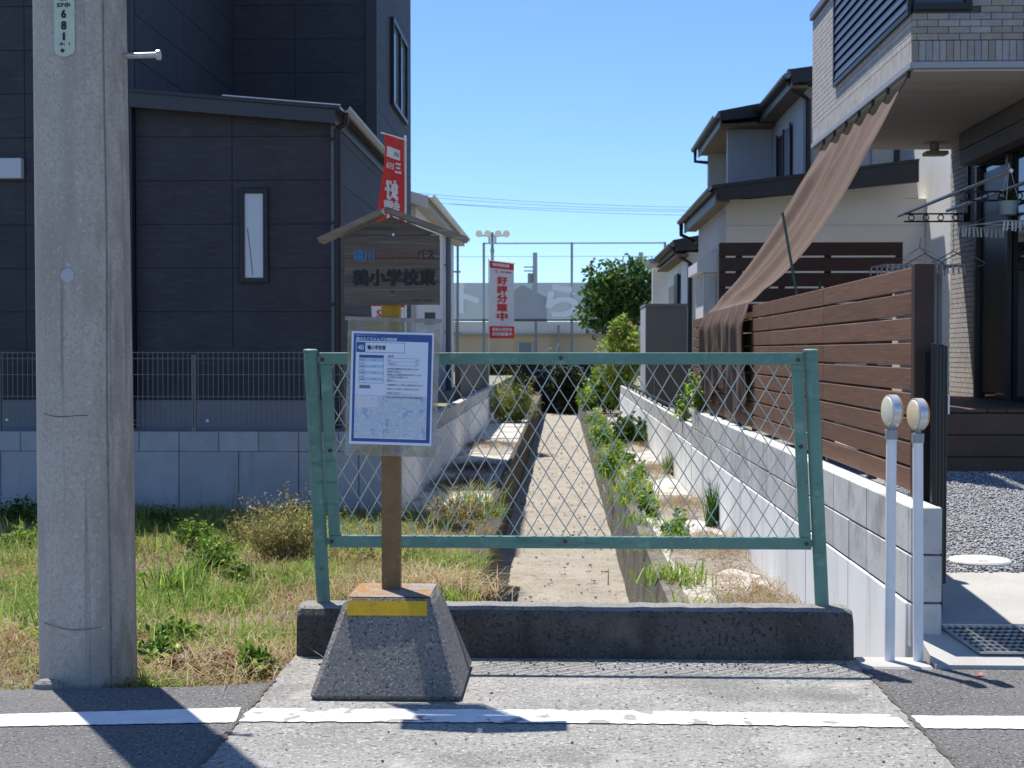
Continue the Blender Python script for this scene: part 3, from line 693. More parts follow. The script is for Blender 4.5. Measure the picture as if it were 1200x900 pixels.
# ================================================================== utility pole
UX, UY = P(104, 805, Y=5.36).x, 5.36
def prad(z): return .1835 - .00667 * z * .62
up = thing('utility_pole', (UX, UY, -.1), 'thick grey concrete utility pole at the road edge beside the weedy lot', 'utility pole')
def plx(z): return UX - .006 * z
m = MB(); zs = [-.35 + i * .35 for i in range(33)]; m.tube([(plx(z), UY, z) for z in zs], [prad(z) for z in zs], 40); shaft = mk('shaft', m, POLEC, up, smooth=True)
def cylp(dx, z, d=.002):
    r = prad(z) + d; dx = max(-r * .98, min(r * .98, dx)); return (plx(z) + dx, UY - math.sqrt(r * r - dx * dx), z)
def wrap_quadstrip(m, x0, x1, z0, z1, d, nx=8, nz=1, corner=0):
    def fn(u, v):
        z = z0 + (z1 - z0) * v; x = x0 + (x1 - x0) * u
        if corner:
            e = min(z - z0, z1 - z); hw = (x1 - x0) / 2
            if e < corner: hw -= corner - math.sqrt(max(0, corner ** 2 - (corner - e) ** 2))
            x = (x0 + x1) / 2 + (2 * u - 1) * hw
        return cylp(x, z, d)
    m.grid(fn, nx, nz)
def ppx(u, v):  # photograph pixel -> offset across the pole and height
    p = P(u, v, Y=UY - .17); return p.x - plx(p.z), p.z
sx, _ = ppx(121, 400); m = MB(); m.grid(lambda u, v: cylp(sx - .0025 + .005 * u + .002 * math.sin(v * 40), -.05 + 9 * v, .0012), 1, 60); mk('mould_seam', m, PSEAM, shaft)
for (u, v, L_) in ((48, 485, 55), (48, 733, 70)):
    xa, z_ = ppx(u, v); xb, _ = ppx(u + L_, v); m = MB(); ph = random.uniform(0, 6)
    m.grid(lambda a, b: cylp(xa + (xb - xa) * a, z_ + .006 * math.sin(a * 5 + ph) - .012 * a + (b - .5) * (.006 if v in (733,) else .0025), .0012), 14, 1)
    mk('crack', m, RUST if v == 485 else PSEAM, shaft)
xa, zt = ppx(63, -40); xb, zb = ppx(88.5, 67)
m = MB(); wrap_quadstrip(m, xa, xb, zb, zt, .006, 8, 24, .03); pl_ = mk('number_plate', m, PLATE, shaft, smooth=True)
xc = (xa + xb) / 2
def plate_text(body, v0, v1, w, x_off=0, bold=.02):
    m = MB(); _, za = ppx(75, v0); _, zb_ = ppx(75, v1); zc = (za + zb_) / 2
    text_on(m, body, w, za - zb_, lambda x, y_: cylp(xc + x_off + x, zc + y_, .0085), bold); mk('lettering', m, BLACKP, pl_)
plate_text('6', 12.5, 21.5, .016); plate_text('8', 26, 35, .017); plate_text('1', 39, 48, .0075, 0, .004)
plate_text('57ホ', 4, 9, .05); plate_text('岐阜', -8, 1.5, .034); plate_text('(低 )', 50.5, 54, .018, -.007); plate_text('1', 50.5, 54, .003, .02, 0)
m = MB(); xx, zz = ppx(74.5, 60); m.tube([cylp(xx, zz, .006), cylp(xx, zz, .010)], .007, 10); mk('rivet', m, BLACKM, pl_)
xx, zz = ppx(80, 323); m = MB(); m.tube([cylp(xx, zz, -.004), cylp(xx, zz, .003)], .026, 20); mk('round_tag', m, pm('tag_grey', (.42, .44, .47), None, rough=.5), shaft)
p0 = P(143, 66, Y=5.36); p1 = P(184, 64.5, Y=5.33)
m = MB(); m.tube([p0 + Vector((-.05, 0, 0)), p1], .0115, 12); m.tube([p1, p1 + Vector((.012, 0, 0))], .02, 12); mk('step_bolt', m, STEEL, up, smooth=True)
m = MB(); m.tube([p0 + Vector((-.03, 0, 0)), p0 + Vector((.006, 0, 0))], .03, 14); mk('bolt_socket', m, BLACKM, up, smooth=True)
m = MB(); c = P(57, 806, z=.0); m.tube([(c.x, c.y, -.02), (c.x, c.y, .018), (c.x, c.y, .03)], [.06, .055, .035], 14); m.v = [(x, c.y + (y - c.y) * .6, z) for x, y, z in m.v]
mk('paver_stone', m, KERB, label='small rounded stone lying against the foot of the utility pole', cat='stone')

# ================================================================== retaining walls
def side_wall(t, x_face, th, y0, y1, ztop, rows, sign, bl=.4, bh=.2, panel=.6, zbot=LZ - .25, block=BLOCK):
    """block courses on upright panels; face at x_face, body on the side of sign"""
    xc_ = x_face + sign * th / 2; z = ztop
    mk('core', MB().box(min(x_face + sign * .008, x_face + sign * (th - .008)), max(x_face + sign * .008, x_face + sign * (th - .008)), y0 + .008, y1, zbot, ztop - .006), SEAM, t)
    for r_ in range(rows):
        y_ = y0
        while y_ < y1 - .05:
            l = min(bl, y1 - y_); piece('block', (th, l - .006, bh - .007), (xc_ + random.uniform(-.0015, .0015), y_ + l / 2, z - bh / 2 - .001), block, t, .004); y_ += bl
        z -= bh
    y_ = y0; h = z - zbot
    while y_ < y1 - .05:
        l = min(panel, y1 - y_); piece('panel', (th + .010, l - .007, h - .007), (xc_ + random.uniform(-.002, .002), y_ + l / 2, zbot + h / 2 - .003), PANEL, t, .005); y_ += panel
rw = thing('retaining_wall', (WX, 5.9, LZ - .25), 'white panel retaining wall topped by two rows of grey blocks below the brown slat fence', 'retaining wall')
side_wall(rw, WX, .12, 5.87, 15.5, .61, 2, 1)
rw2 = thing('retaining_wall', (WX, 15.5, LZ - .25), 'lower pale retaining wall with one block row and a low rail along the far canal bank', 'retaining wall')
side_wall(rw2, WX, .12, 15.52, 34.0, .43, 1, 1)
m = MB(); m.box(WX + .04, WX + .07, 15.6, 34, .50, .53); mk('rail', m, BLACKM, rw2)
for i in range(16): mk('rail_post', MB().box(WX + .042, WX + .068, 15.9 + i * 1.2, 15.93 + i * 1.2, .432, .4995), BLACKM, rw2)
# end face courses of the near wall, where it meets the drive
for i, (za, zb) in enumerate(((.41, .61), (.21, .41), (.02, .21))):
    piece('end_block', (.126, .05, zb - za - .008), (WX + .063, 5.842, (za + zb) / 2), BLOCK, rw, .004)

lw = thing('block_wall', (-5, 13.8, LZ - .25), 'long grey wall of panels with one block course on top facing the weedy lot', 'retaining wall')
Y0 = 13.8
mk('core', MB().box(-13, LX - .01, Y0 + .01, Y0 + .11, LZ - .3, .443), SEAM, lw)
x = -13.0
while x < LX - .05:
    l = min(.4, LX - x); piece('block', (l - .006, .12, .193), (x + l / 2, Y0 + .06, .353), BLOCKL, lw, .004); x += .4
x = -12.8
while x < LX - .05:
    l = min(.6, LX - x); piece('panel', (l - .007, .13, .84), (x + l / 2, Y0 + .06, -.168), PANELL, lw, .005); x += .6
lw2 = thing('retaining_wall', (LX, 14, LZ - .25), 'pale retaining wall with one block row running along the left canal ledge', 'retaining wall')
side_wall(lw2, LX, .12, 13.93, 33.4, .45, 1, -1)

# steel mesh fence on the left wall
mf = thing('mesh_fence', (-5, 13.86, .45), 'thin grey steel mesh fence on the block wall before the charcoal house', 'fence')
xs_p = [LX - .06 - 2.0 * i for i in range(6)]
STEELG = pm('grey_mesh_wire', (.22, .225, .22), None, rough=.45, metal=.3)
xo = P(226, 450, Y=13.86).x
xs_p = [xo + 1.98 * k_ for k_ in range(-4, 3) if xo + 1.98 * k_ < LX - .02]
for x in xs_p: mk('post', MB().box(x - .02, x + .02, 13.885, 13.925, .451, 1.22), STEELG, mf)
ends = [-12.9] + xs_p + [LX - .03]
for a, b in zip(ends[:-1], ends[1:]):
    if b - a < .1: continue
    m = MB(); n = max(1, int((b - a) / .0505))
    for i in range(n + 1):
        x = a + (b - a) * i / n; m.box(x - .0022, x + .0022, 13.868, 13.8724, .49, 1.25)
    for z in (.52, .56, .80, 1.02, 1.18, 1.24): m.box(a, b, 13.8725, 13.8765, z - .0025, z + .0025)
    mk('mesh_panel', m, STEELG, mf, kind='stuff')
m = MB()
for u, v in ((8, 492), (243, 493)):
    p = P(u, v, Y=13.862); mk('clip', MB().box(p.x - .012, p.x + .012, 13.855, 13.867, p.z - .012, p.z + .012), WHITEP, mf)

# ================================================================== charcoal house on the left
LY = 14.5; lh = thing('charcoal_house', (-4, LY, .35), 'two storey charcoal clad house with a lean-to wing and narrow window', 'house')
def pxX(u, Y): return P(u, 412, Y=Y).x
def pxZ(v, Y): return P(657, v, Y=Y).z
def cladding(parent, plane, const, a0, a1, z0, z1, top=None, ph=.455, seams=None, mat=SIDING, face=-1, th=.016, z_first=None):
    """boards on a wall in plane 'y' (const y) or 'x'; top(a) gives a sloping upper edge"""
    cuts = [a0] + [s_ for s_ in (seams or []) if a0 < s_ < a1] + [a1]; z = z0
    while z < z1 - .01:
        zt_ = min(z + ph, z1)
        for c0, c1 in zip(cuts[:-1], cuts[1:]):
            g = .0025; y0_, y1_ = (const, const + face * th); lo_, hi_ = min(y0_, y1_), max(y0_, y1_)
            m = MB()
            if plane == 'y': m.box(c0 + g, c1 - g, lo_, hi_, z + g, zt_ - g, .003)
            else: m.box(lo_, hi_, c0 + g, c1 - g, z + g, zt_ - g, .003)
            if top:
                m.v = [(x, y_, min(z_, top(x if plane == 'y' else y_))) for x, y_, z_ in m.v]
            mk('siding_panel', m, mat, parent)
        z = zt_
wx0, wx1 = pxX(160, LY), pxX(392, LY)
fz = .755
# joints measured on the photograph: every ~.455 m
zj = pxZ(155.7, LY); zst = zj - .455 * math.floor((zj - fz) / .455) - .455
mk('foundation', MB().box(-12, wx1 + .02, LY + .03, 18.8, .30, fz - .012), FOUND, lh)
ztl, ztr = pxZ(103, LY), pxZ(126, LY)
rtop = lambda x: ztl + (ztr - ztl) * (x - wx0) / (wx1 - wx0) - .02
mk('wing_wall', MB().prism([(wx0, fz - .005), (wx1, fz - .005), (wx1, rtop(wx1) - .05), (wx0, rtop(wx0) - .05)], 1, LY + .018, 18.85), MORTAR, lh)
cladding(lh, 'y', LY + .017, wx0, wx1, fz, 4.1, top=lambda x: rtop(x) - .06, seams=[pxX(273, LY)])
cladding(lh, 'x', wx1 + .001, LY + .02, 18.85, fz, rtop(wx1) - .12, face=1, seams=[16.5])
tb = mk('tall_wall', MB().box(-12, wx0 - .02, LY + .018, 23.2, fz - .005, 8.0), MORTAR, lh)
cladding(lh, 'y', LY + .017, -9.2, wx0 - .02, fz, 6.2, seams=[-7.2, -5.6])
TX, TY = -2.5, 18.9
mk('tall_wall', MB().box(wx0 - .02, TX, TY + .018, 23.2, .3, 8.0), MORTAR, lh)
cladding(lh, 'y', TY + .017, wx0, TX - .14, 3.2, 7.9, seams=[pxX(347, TY)])
cladding(lh, 'x', TX + .001, TY + .02, 23.2, .9, 7.9, face=1, seams=[20.0, 22.6])
cladding(lh, 'x', wx0 - .019, LY + .02, TY, 3.4, 7.9, face=1, seams=[16.4])
mk('corner_trim', MB().box(TX - .13, TX + .022, TY - .015, TY + .015, 3.0, 8), DTRIM, lh)
mk('corner_trim', MB().box(wx1 - .03, wx1 + .02, LY - .004, LY + .016, fz, rtop(wx1) - .1), pm('corner_grey', (.16, .18, .20), None, rough=.5), lh)
# lean-to roof
xe = pxX(399, 14.3); zr = lambda x: pxZ(101, 14.3) + (pxZ(122.5, 14.3) - pxZ(101, 14.3)) * (x - pxX(160, 14.3)) / (pxX(399, 14.3) - pxX(160, 14.3))
roof = mk('lean_to_roof', MB().prism([(wx0 - .0, zr(wx0) - .035), (xe, zr(xe) - .035), (xe, zr(xe)), (wx0 - .0, zr(wx0))], 1, 14.28, TY + .015), DTRIM, lh)
mk('fascia', MB().prism([(wx0 - .0, zr(wx0) - .185), (xe - .05, zr(xe) - .175), (xe - .05, zr(xe) - .036), (wx0, zr(wx0) - .036)], 1, 14.30, 14.34), pm('fascia_charcoal', (.045, .05, .06), None, rough=.45), roof)
mk('side_fascia', MB().box(xe - .10, xe - .06, 14.345, 18.9, zr(xe) - .17, zr(xe) - .036), DTRIM, roof)
mk('edge_flashing', MB().prism([(pxX(262, 14.28), zr(pxX(262, 14.28)) + .001), (xe + .005, zr(xe) + .001), (xe + .005, zr(xe) + .012), (pxX(262, 14.28), zr(pxX(262, 14.28)) + .012)], 1, 14.27, 14.31), STEEL, roof)
def gutter(y0, y1, x, z, r, parent, mat):
    m = MB(); n = 8; pr = [(x + r * math.cos(a), z - r * math.sin(a)) for a in np.linspace(0, math.pi, n)]; pi = [(x + r * .82 * math.cos(a), z - r * .82 * math.sin(a)) for a in np.linspace(math.pi, 0, n)]
    m.prism(pr + pi, 1, y0, y1); return mk('gutter', m, mat, parent)
gutter(14.27, 18.95, xe + .055, zr(xe) - .01, .055, lh, GUTTER)
p = MB(); dxp = pxX(396, 14.44); p.tube([(dxp, 14.45, pxZ(150, 14.45)), (dxp, 14.45, .45)], .036, 12); p.tube([(xe + .05, 14.36, zr(xe) - .07), (xe + .05, 14.4, zr(xe) - .16), (dxp, 14.45, pxZ(150, 14.45))], .032, 10)
dp = mk('downpipe', p, BLACKM, lh, smooth=True)
for v in (161, 260, 356): z = pxZ(v, 14.45); mk('bracket', MB().box(dxp - .085, dxp - .030, 14.43, 14.47, z - .012, z + .012), BLACKM, dp)
p = MB(); q = pxX(152, 14.4); p.box(q - .035, q + .045, 14.36, 14.46, .45, 7.5); mk('downpipe', p, pm('navy_pipe', (.022, .028, .04), None, rough=.5), lh)
# narrow window, vent box, tall window
def window_y(parent, u0, u1, v0, v1, Y, fr, depth, glassm, frm):
    a = P(u0, v1, Y=Y); b = P(u1, v0, Y=Y); w = thing_part = mk('window', MB().box(a.x + fr * .6, b.x - fr * .6, Y - depth * .3, Y + depth, a.z + fr * .6, b.z - fr * .6), glassm, parent)
    for q in ((a.x, a.x + fr, a.z, b.z), (b.x - fr, b.x, a.z, b.z), (a.x + fr, b.x - fr, b.z - fr, b.z), (a.x + fr, b.x - fr, a.z, a.z + fr)):
        mk('frame', MB().box(q[0], q[1], Y - depth, Y + depth, q[2], q[3], .003), frm, w)
    return w
nw = window_y(lh, 281.5, 314.5, 221, 331.5, LY - .005, .052, .035, LGLASS, BLACKM)
p0_ = P(290, 268, Y=LY - .017); p1_ = P(296, 322, Y=LY - .017); m = MB(); m.tube([p0_, p0_.lerp(p1_, .5) + Vector((.004, 0, 0)), p1_], .004, 5); mk('blind_cord', m, SHEDG, nw)  # thin dark line for the edge of the curtain behind the glass
a = P(-8, 209, Y=LY - .08); b = P(24.5, 185, Y=LY - .08); mk('vent_box', MB().box(a.x, b.x, LY - .08, LY + .005, a.z, b.z, .006), pm('vent_white', (.50, .54, .60), None, rough=.5), lh)
Ya, Yb = -TX * F / 201, -TX * F / 184; za, zb = 4.85, 6.12
w = mk('window', MB().box(TX - .02, TX + .03, Ya + .04, Yb - .04, za + .04, zb - .04), SGLASS, lh)
for q in ((Ya, Ya + .06, za, zb), (Yb - .06, Yb, za, zb), (Ya + .06, Yb - .06, zb - .06, zb), (Ya + .06, Yb - .06, za, za + .06), ((Ya + Yb) / 2 - .03, (Ya + Yb) / 2 + .03, za + .06, zb - .06)):
    mk('frame', MB().box(TX + .012, TX + .075, q[0], q[1], q[2], q[3]), BLACKM, w)

# ================================================================== white house behind it
wh = thing('white_house', (-5, 25, .2), 'white gabled house with pale gutter and dark downpipe behind the charcoal house', 'house')
ez = 4.03; ex = -2.38
mk('wall', MB().prism([(-9, .1), (ex - .25, .1), (ex - .25, ez - .12), (-5.8, ez + .75), (-9, ez - .12)], 1, 25.4, 34.4), WHITEW, wh)
rf = mk('roof', MB().prism([(ex, ez), (-5.8, ez + 1.0), (-9.3, ez), (-9.3, ez - .10), (-5.8, ez + .88), (ex, ez - .10)], 1, 25.0, 34.8), pm('brown_roof', (.30, .26, .22), None, rough=.7), wh)
mk('bargeboard', MB().prism([(ex + .01, ez - .02), (-5.8, ez + .99), (-5.8, ez + .80), (ex + .01, ez - .22)], 1, 24.95, 24.998), WHITEW, rf)
mk('ridge_cap', MB().box(-3.15, -2.72, 24.9, 25.25, ez + .13, ez + .25), ROOFT, rf)
mk('soffit', MB().box(ex - .25, ex - .005, 25.05, 34.75, ez - .17, ez - .11), SOFFIT, rf)
gutter(24.95, 34.9, ex + .06, ez + .02, .07, wh, WHITEW)
for (u, Y, r_, mt) in ((525.5, 31.5, .065, pm('slate_pipe', (.13, .15, .18), None, rough=.5)), (536.5, 34.2, .03, GUTTER)):
    p = MB(); x = pxX(u, Y); p.tube([(x, Y, .2), (x, Y, ez - .2)], r_, 10); d_ = mk('downpipe', p, mt, wh, smooth=True)
    for z in (1.7, 3.2): mk('bracket', MB().box(x - .1, x + .07, Y - .04, Y + .04, z - .02, z + .02), GUTTER, d_)
    mk('eave_return', MB().box(-3.2, -2.64, 25.32, 25.398, 2.2, 3.6), CREAMW, wh) if Y < 32 else None
mk('shutter_box', MB().box(pxX(498, 25.3), pxX(510, 25.3), 25.25, 25.395, pxZ(380, 25.3), pxZ(366, 25.3)), SHEDG, wh)

# low dark walls in the plots behind
m = MB(); m.box(-1.82, -1.72, 24.0, 33.3, .30, 1.02); mk('garden_wall', m, BRGREY, label='dark brown grey boundary wall behind the pale left retaining wall', cat='wall')
m = MB(); m.box(1.75, 5, 26.2, 26.3, .2, 1.14); mk('garden_wall', m, BRGREY, label='low dark grey wall below the grey shed on the far right bank', cat='wall')

# ================================================================== brick house on the right
HX, HY0, HY1, HZ = 2.55, 10.33, 14.35, 3.31; DX = 3.94
rh = thing('brick_house', (4, 10.4, .3), 'pale brick tiled house with overhanging upper floor, louvred panel and sliding doors', 'house')
core = mk('upper_wall', MB().box(HX + .012, 9, HY0 + .012, HY1 - .012, HZ + .05, 4.60), MORTAR, rh)
mk('upper_block', MB().box(4.6, 9, HY0 + .5, HY1, 4.60, 7.0), BRICKJ, rh)
mk('flashing', MB().box(HX - .012, 9, HY0 - .012, HY1 + .01, HZ, HZ + .049, .004), pm('flashing_grey', (.30, .32, .345), None, rough=.45), rh)
mk('coping', MB().box(HX - .03, 4.58, HY0 - .03, HY1 + .03, 4.60, 4.68, .01), pm('coping_slate', (.14, .16, .19), None, rough=.45), rh)
# soffit of boards
bw = .335
for i in range(12):
    y0 = HY0 + .02 + i * bw; y1 = min(y0 + bw - .004, HY1 - .01)
    if y1 > y0 + .02: mk('soffit_board', MB().box(HX + .02, DX - .004, y0, y1, HZ - .018, HZ - .002, .002), SOFFIT, rh)
# soldier course and bricks of the end wall
fw_u1 = pxX(1135, HY0); fz0 = pxZ(16, HY0)
x = HX; i = 0
while x < 4.2:
    piece('soldier_brick', (.0465, .024, .145), (x + .025, HY0 + .002, HZ + .05 + .0755), random.choice((BRICK, BRICK2)), core, .002); x += .05
z = HZ + .05 + .152; r_ = 0
while z < 4.05:
    x = HX - (.115 if r_ % 2 == 0 else .04)
    while x < 4.3:
        a_, b_ = max(x, HX), x + .149
        if b_ - a_ > .012 and not (z > fz0 - .03 and a_ < fw_u1 - .01):
            piece('brick', (b_ - a_, .024, .0455), ((a_ + b_) / 2, HY0 + .002 + random.uniform(-.001, .001), z + .0245), random.choice((BRICK, BRICK2)), core, .002)
        x += .153
    z += .049; r_ += 1
def brickwork(parent, x_face, y0, y1, z0, z1, skip=None, off=0):
    m = MB(); z = z0; r_ = 0
    while z < z1 - .02:
        y = y0 - (.0765 if r_ % 2 else 0)
        while y < y1:
            a_, b_ = max(y, y0), min(y + .147, y1)
            if b_ - a_ > .015 and not (skip and skip(a_, b_, z)): m.box(x_face, x_face + .02, a_, b_, z, z + .043)
            y += .153
        z += .049; r_ += 1
    return mk('brickwork', m, BRICKJ, parent, kind='stuff')
lv0, lv1, lz0, lz1 = HY0 + .02, 13.15, 3.735, 4.50
m = MB(); y = HY0
while y < HY1 - .03: m.box(HX - .002, HX + .02, y, y + .0445, HZ + .055, HZ + .196); y += .05
mk('soldier_course', m, BRICKJ, core, kind='stuff')
brickwork(core, HX - .002, HY0 + .014, HY1, HZ + .202, 4.59, skip=lambda a, b, z: b > lv0 and a < lv1 and lz0 - .03 < z + .02 < lz1 + .02)
# louvred panel on the side, dark sash on the end wall
lo_ = mk('louvre_panel', MB().box(HX - .004, HX + .011, lv0, lv1, lz0, lz1), BLACKM, rh)
for q in ((lv0 - .02, lv1, lz0 - .035, lz0), (lv1 - .04, lv1, lz0, lz1), (lv0 - .02, lv0 + .02, lz0, lz1)): mk('frame', MB().box(HX - .03, HX - .0045, *q), BLACKM, lo_)
for i in range(9):
    z = lz0 + .02 + i * .083
    m = MB(); m.hexa([(HX - .026, lv0 + .022, z), (HX - .026, lv1 - .042, z), (HX - .018, lv1 - .042, z), (HX - .018, lv0 + .022, z)], [(HX - .014, lv0 + .022, z + .066), (HX - .014, lv1 - .042, z + .066), (HX - .006, lv1 - .042, z + .066), (HX - .006, lv0 + .022, z + .066)])
    mk('louvre_blade', m, LOUVRE, lo_)
sa = mk('sash', MB().box(HX + .02, fw_u1, HY0 - .004, HY0 + .011, fz0, 4.5), DGLASS, rh)
mk('frame', MB().box(HX + .004, fw_u1, HY0 - .035, HY0 - .005, fz0, fz0 + .05), BLACKM, sa); mk('frame', MB().box(fw_u1 - .05, fw_u1, HY0 - .035, HY0 - .005, fz0 + .051, 4.5), BLACKM, sa)
# ground floor wall with sliding door
FLz = .82; dy0, dy1, dzt = 10.6, 13.36, 2.97
mk('ground_floor_wall', MB().box(DX + .012, 9, 10.4, HY1 - .012, .2, HZ + .045), MORTAR, rh)
brickwork(rh, DX - .002, HY0 + .1, HY1 - .006, .36, HZ - .02, skip=lambda a, b, z: b > dy0 and a < dy1 + .01 and FLz - .03 < z < dzt + .02)
m = MB(); z = .36
while z < 4.5: m.box(DX + .02, 4.5, HY1 - .011, HY1 + .008, z, z + .043); z += .049
mk('brickwork', m, BRICKJ, rh, kind='stuff')
dr = mk('sliding_door', MB().box(DX + .002, DX + .011, dy0, dy1, FLz, dzt), DGLASS, rh)
mk('interior_shade', MB().box(DX - .004, DX + .0015, 12.45, dy1 - .06, FLz + .06, dzt - .06), pm('dark_screen_pane', (.012, .012, .014), None, rough=.35), dr)
for q in ((dy1 - .06, dy1, FLz, dzt), (12.38, 12.45, FLz, dzt), (11.45, 11.52, FLz, dzt), (dy0, dy0 + .06, FLz, dzt)): mk('frame', MB().box(DX - .045, DX - .0045, *q), pm('bronze_frame', (.085, .083, .085), None, rough=.4, metal=.4), dr)
mk('frame', MB().box(DX - .05, DX - .0045, dy0, dy1, FLz - .05, FLz - .001), ALU, dr); mk('frame', MB().box(DX - .05, DX - .0045, dy0, dy1, dzt + .001, dzt + .05), BLACKM, dr)
for i, (a_, b_) in enumerate(((2.99, 3.13), (3.134, 3.285))): mk('shutter_box', MB().box(DX - .20 - .012 * i, DX - .055, 10.4, 13.3, a_, b_, .004), SOFFIT if 0 else pm('shutter_box_grey', (.17, .155, .14), None, rough=.6), rh)
p = P(1095, 184, Y=13.9); m = MB(); m.tube([(p.x, 13.9, HZ - .02), (p.x, 13.9, HZ - .10)], .045, 14); m.box(p.x - .10, p.x + .12, 13.82, 13.98, HZ - .14, HZ - .10, .01); mk('porch_lamp', m, pm('lamp_beige', (.36, .31, .23), None, rough=.6), rh)
# timber deck
dk = thing('timber_deck', (3.2, 10.6, .3), 'dark brown timber deck with three front boards under the brick house porch', 'deck')
for i in range(3): mk('front_board', MB().box(2.75, DX - .01, 10.55 + .004 * i, 10.575 + .004 * i, .30 + i * .165, .30 + i * .165 + .158, .004), DECKW, dk)
for i in range(8): mk('deck_board', MB().box(2.74 + i * .1475, 2.74 + i * .1475 + .142, 10.545, 14.1, .795, .822, .004), DECKW, dk)
mk('frame', MB().box(2.78, DX - .02, 10.60, 14.0, .25, .79), BLACKM, dk)

# ---- brown slat fence along the canal
SX = 1.555
sf = thing('slat_fence', (SX, 6.2, .61), 'brown horizontal slat fence standing on the grey block wall beside the canal', 'fence')
bays = [6.22, 8.30, 10.42, 12.54, 14.6, 16.4]
for a_, b_ in zip(bays[:-1], bays[1:]):
    for i in range(9):
        piece('slat', (.022, b_ - a_ - .004, .0985), (SX, (a_ + b_) / 2, .632 + .111 * i + .052), SLAT, sf, .003)
for y_ in (6.26, 7.2, 8.3, 9.4, 10.42, 11.5, 12.54, 13.6, 14.6, 15.5, 16.3): mk('back_post', MB().box(SX + .0115, SX + .055, y_ - .025, y_ + .025, .6, 1.60), DTRIM, sf)
mk('end_post', MB().box(SX - .016, SX + .07, 6.150, 6.214, .612, 1.635, .004), DSLAT, sf)
# folded dark gate
gt = thing('folding_gate', (1.62, 6.02, .12), 'narrow black folded accordion gate standing at the end of the block wall', 'gate')
for i, (x_, y_, z1_) in enumerate(((1.592, 6.03, 1.285), (1.615, 6.06, 1.275), (1.638, 6.09, 1.28), (1.660, 6.12, 1.275))):
    mk('gate_bar', MB().box(x_ - .0095, x_ + .0095, y_ - .02, y_ + .02, .125 + .04 * i, z1_, .003), BLACKM, gt)
mk('gate_post', MB().box(1.578, 1.668, 6.145, 6.20, .12, 1.25, .004), BLACKM, gt)
mk('latch', MB().box(1.671, 1.679, 6.10, 6.13, .98, 1.06), WHITEP, gt)
# fence at the back of the plot
BYF = 15.42; bf = thing('privacy_fence', (2.8, BYF, .3), 'tall dark brown slat fence with light gaps at the back of the brick house garden', 'fence')
bxa, bxb = pxX(843, BYF), pxX(1057, BYF); zt0 = pxZ(284.5, BYF)
for i in range(11):
    piece('slat', (bxb - bxa, .025, .148), ((bxa + bxb) / 2, BYF, zt0 - .074 - i * .168), DSLAT, bf, .004)
for x_ in (bxa + .03, pxX(866, BYF), pxX(916, BYF), pxX(970, BYF), bxb - .03): mk('post', MB().box(x_ - .035, x_ + .035, BYF + .0135, BYF + .07, .3, zt0 - .01), DSLAT, bf)
# outdoor locker
a = P(1060, 405, Y=13.4); b = P(1104.5, 309, Y=13.4)
lk = thing('storage_locker', ((a.x + b.x) / 2, 13.6, .3), 'pale grey garden storage locker behind the end post of the slat fence', 'locker')
mk('body', MB().box(a.x, b.x, 13.4, 13.9, .822, b.z - .06, .006), pm('locker_beige', (.72, .70, .66), None, rough=.55), lk)
mk('lid', MB().box(a.x - .02, b.x + .015, 13.37, 13.92, b.z - .058, b.z, .008), pm('locker_lid', (.60, .60, .58), None, rough=.5), lk)
for i in range(3): mk('rib', MB().box(b.x - .05 - i * .11, b.x - .035 - i * .11, 13.385, 13.3995, .9, b.z - .09), SHEDL, lk)
# plot surfaces
def lotR(y): return .13 + (.35 - .13) * min(1, max(0, (y - 6.2) / 4.2))
mk('gravel_ground', MB().grid(lambda u, v: ((x := WX + .13 + u * 6.4), (y := 6.90 + v * 8.6), lotR(y) - .012 + .008 * math.sin(x * 9 + y * 5)), 20, 40), GRAVB, kind='structure', smooth=True)
mk('garden_ground', MB().box(WX + .13, 9, 15.5, 60, -.3, .22), EARTH, kind='structure')
mk('house_plot', MB().box(-14, LX - .12, 13.93, 60, -.4, .38), EARTH, kind='structure')
DRX = 1.478
drv = MB(); drv.prism([(5.54, -.3), (6.95, -.3), (6.95, lotR(6.95) - .004), (6.3, .13), (5.90, .10), (5.60, .03), (5.54, .016)], 0, DRX, 8.0); mk('driveway', drv, CONC, kind='structure')
mk('fence_footing', MB().box(WX + .13, WX + .16, 6.96, 15.4, -.2, .40), BLOCK, kind='structure')
# drain grating
gr = thing('drain_grating', (2.4, 5.7, .03), 'galvanised steel drain grating set across the concrete drive', 'grating')
gx0, gx1 = 1.58, 5.0
def gq(x, y_, dz_=0): return (x + (5.89 - y_) * .36, y_, .030 + (y_ - 5.6) * .2333 + .008 + dz_)
mk('sump', MB().quad(*[Vector(gq(a_, b_, -.0055)) for a_, b_ in ((gx0, 5.625), (gx1, 5.625), (gx1, 5.88), (gx0, 5.88))]), BLACKM, gr)  # flat black sheet painted in for the darkness under the bars
m = MB()
for y_ in np.linspace(5.635, 5.872, 8): m.beam(gq(gx0, y_), gq(gx1, y_), .005, .008)
mk('long_bar', m, STEEL, gr, kind='stuff')
m = MB()
for x_ in np.arange(gx0, gx1, .03): m.beam(gq(x_, 5.63, .003), gq(x_, 5.877, .003), .0035, .008)
mk('cross_bar', m, STEEL, gr, kind='stuff')
m = MB()
for x_ in np.arange(gx0, gx1, .30): m.beam(gq(x_, 5.63, .005), gq(x_, 5.877, .005), .010, .010)
m.beam(gq(gx0, 5.625, .005), gq(gx1, 5.625, .005), .010, .010); m.beam(gq(gx0, 5.882, .005), gq(gx1, 5.882, .005), .010, .010); mk('frame', m, STEEL, gr)
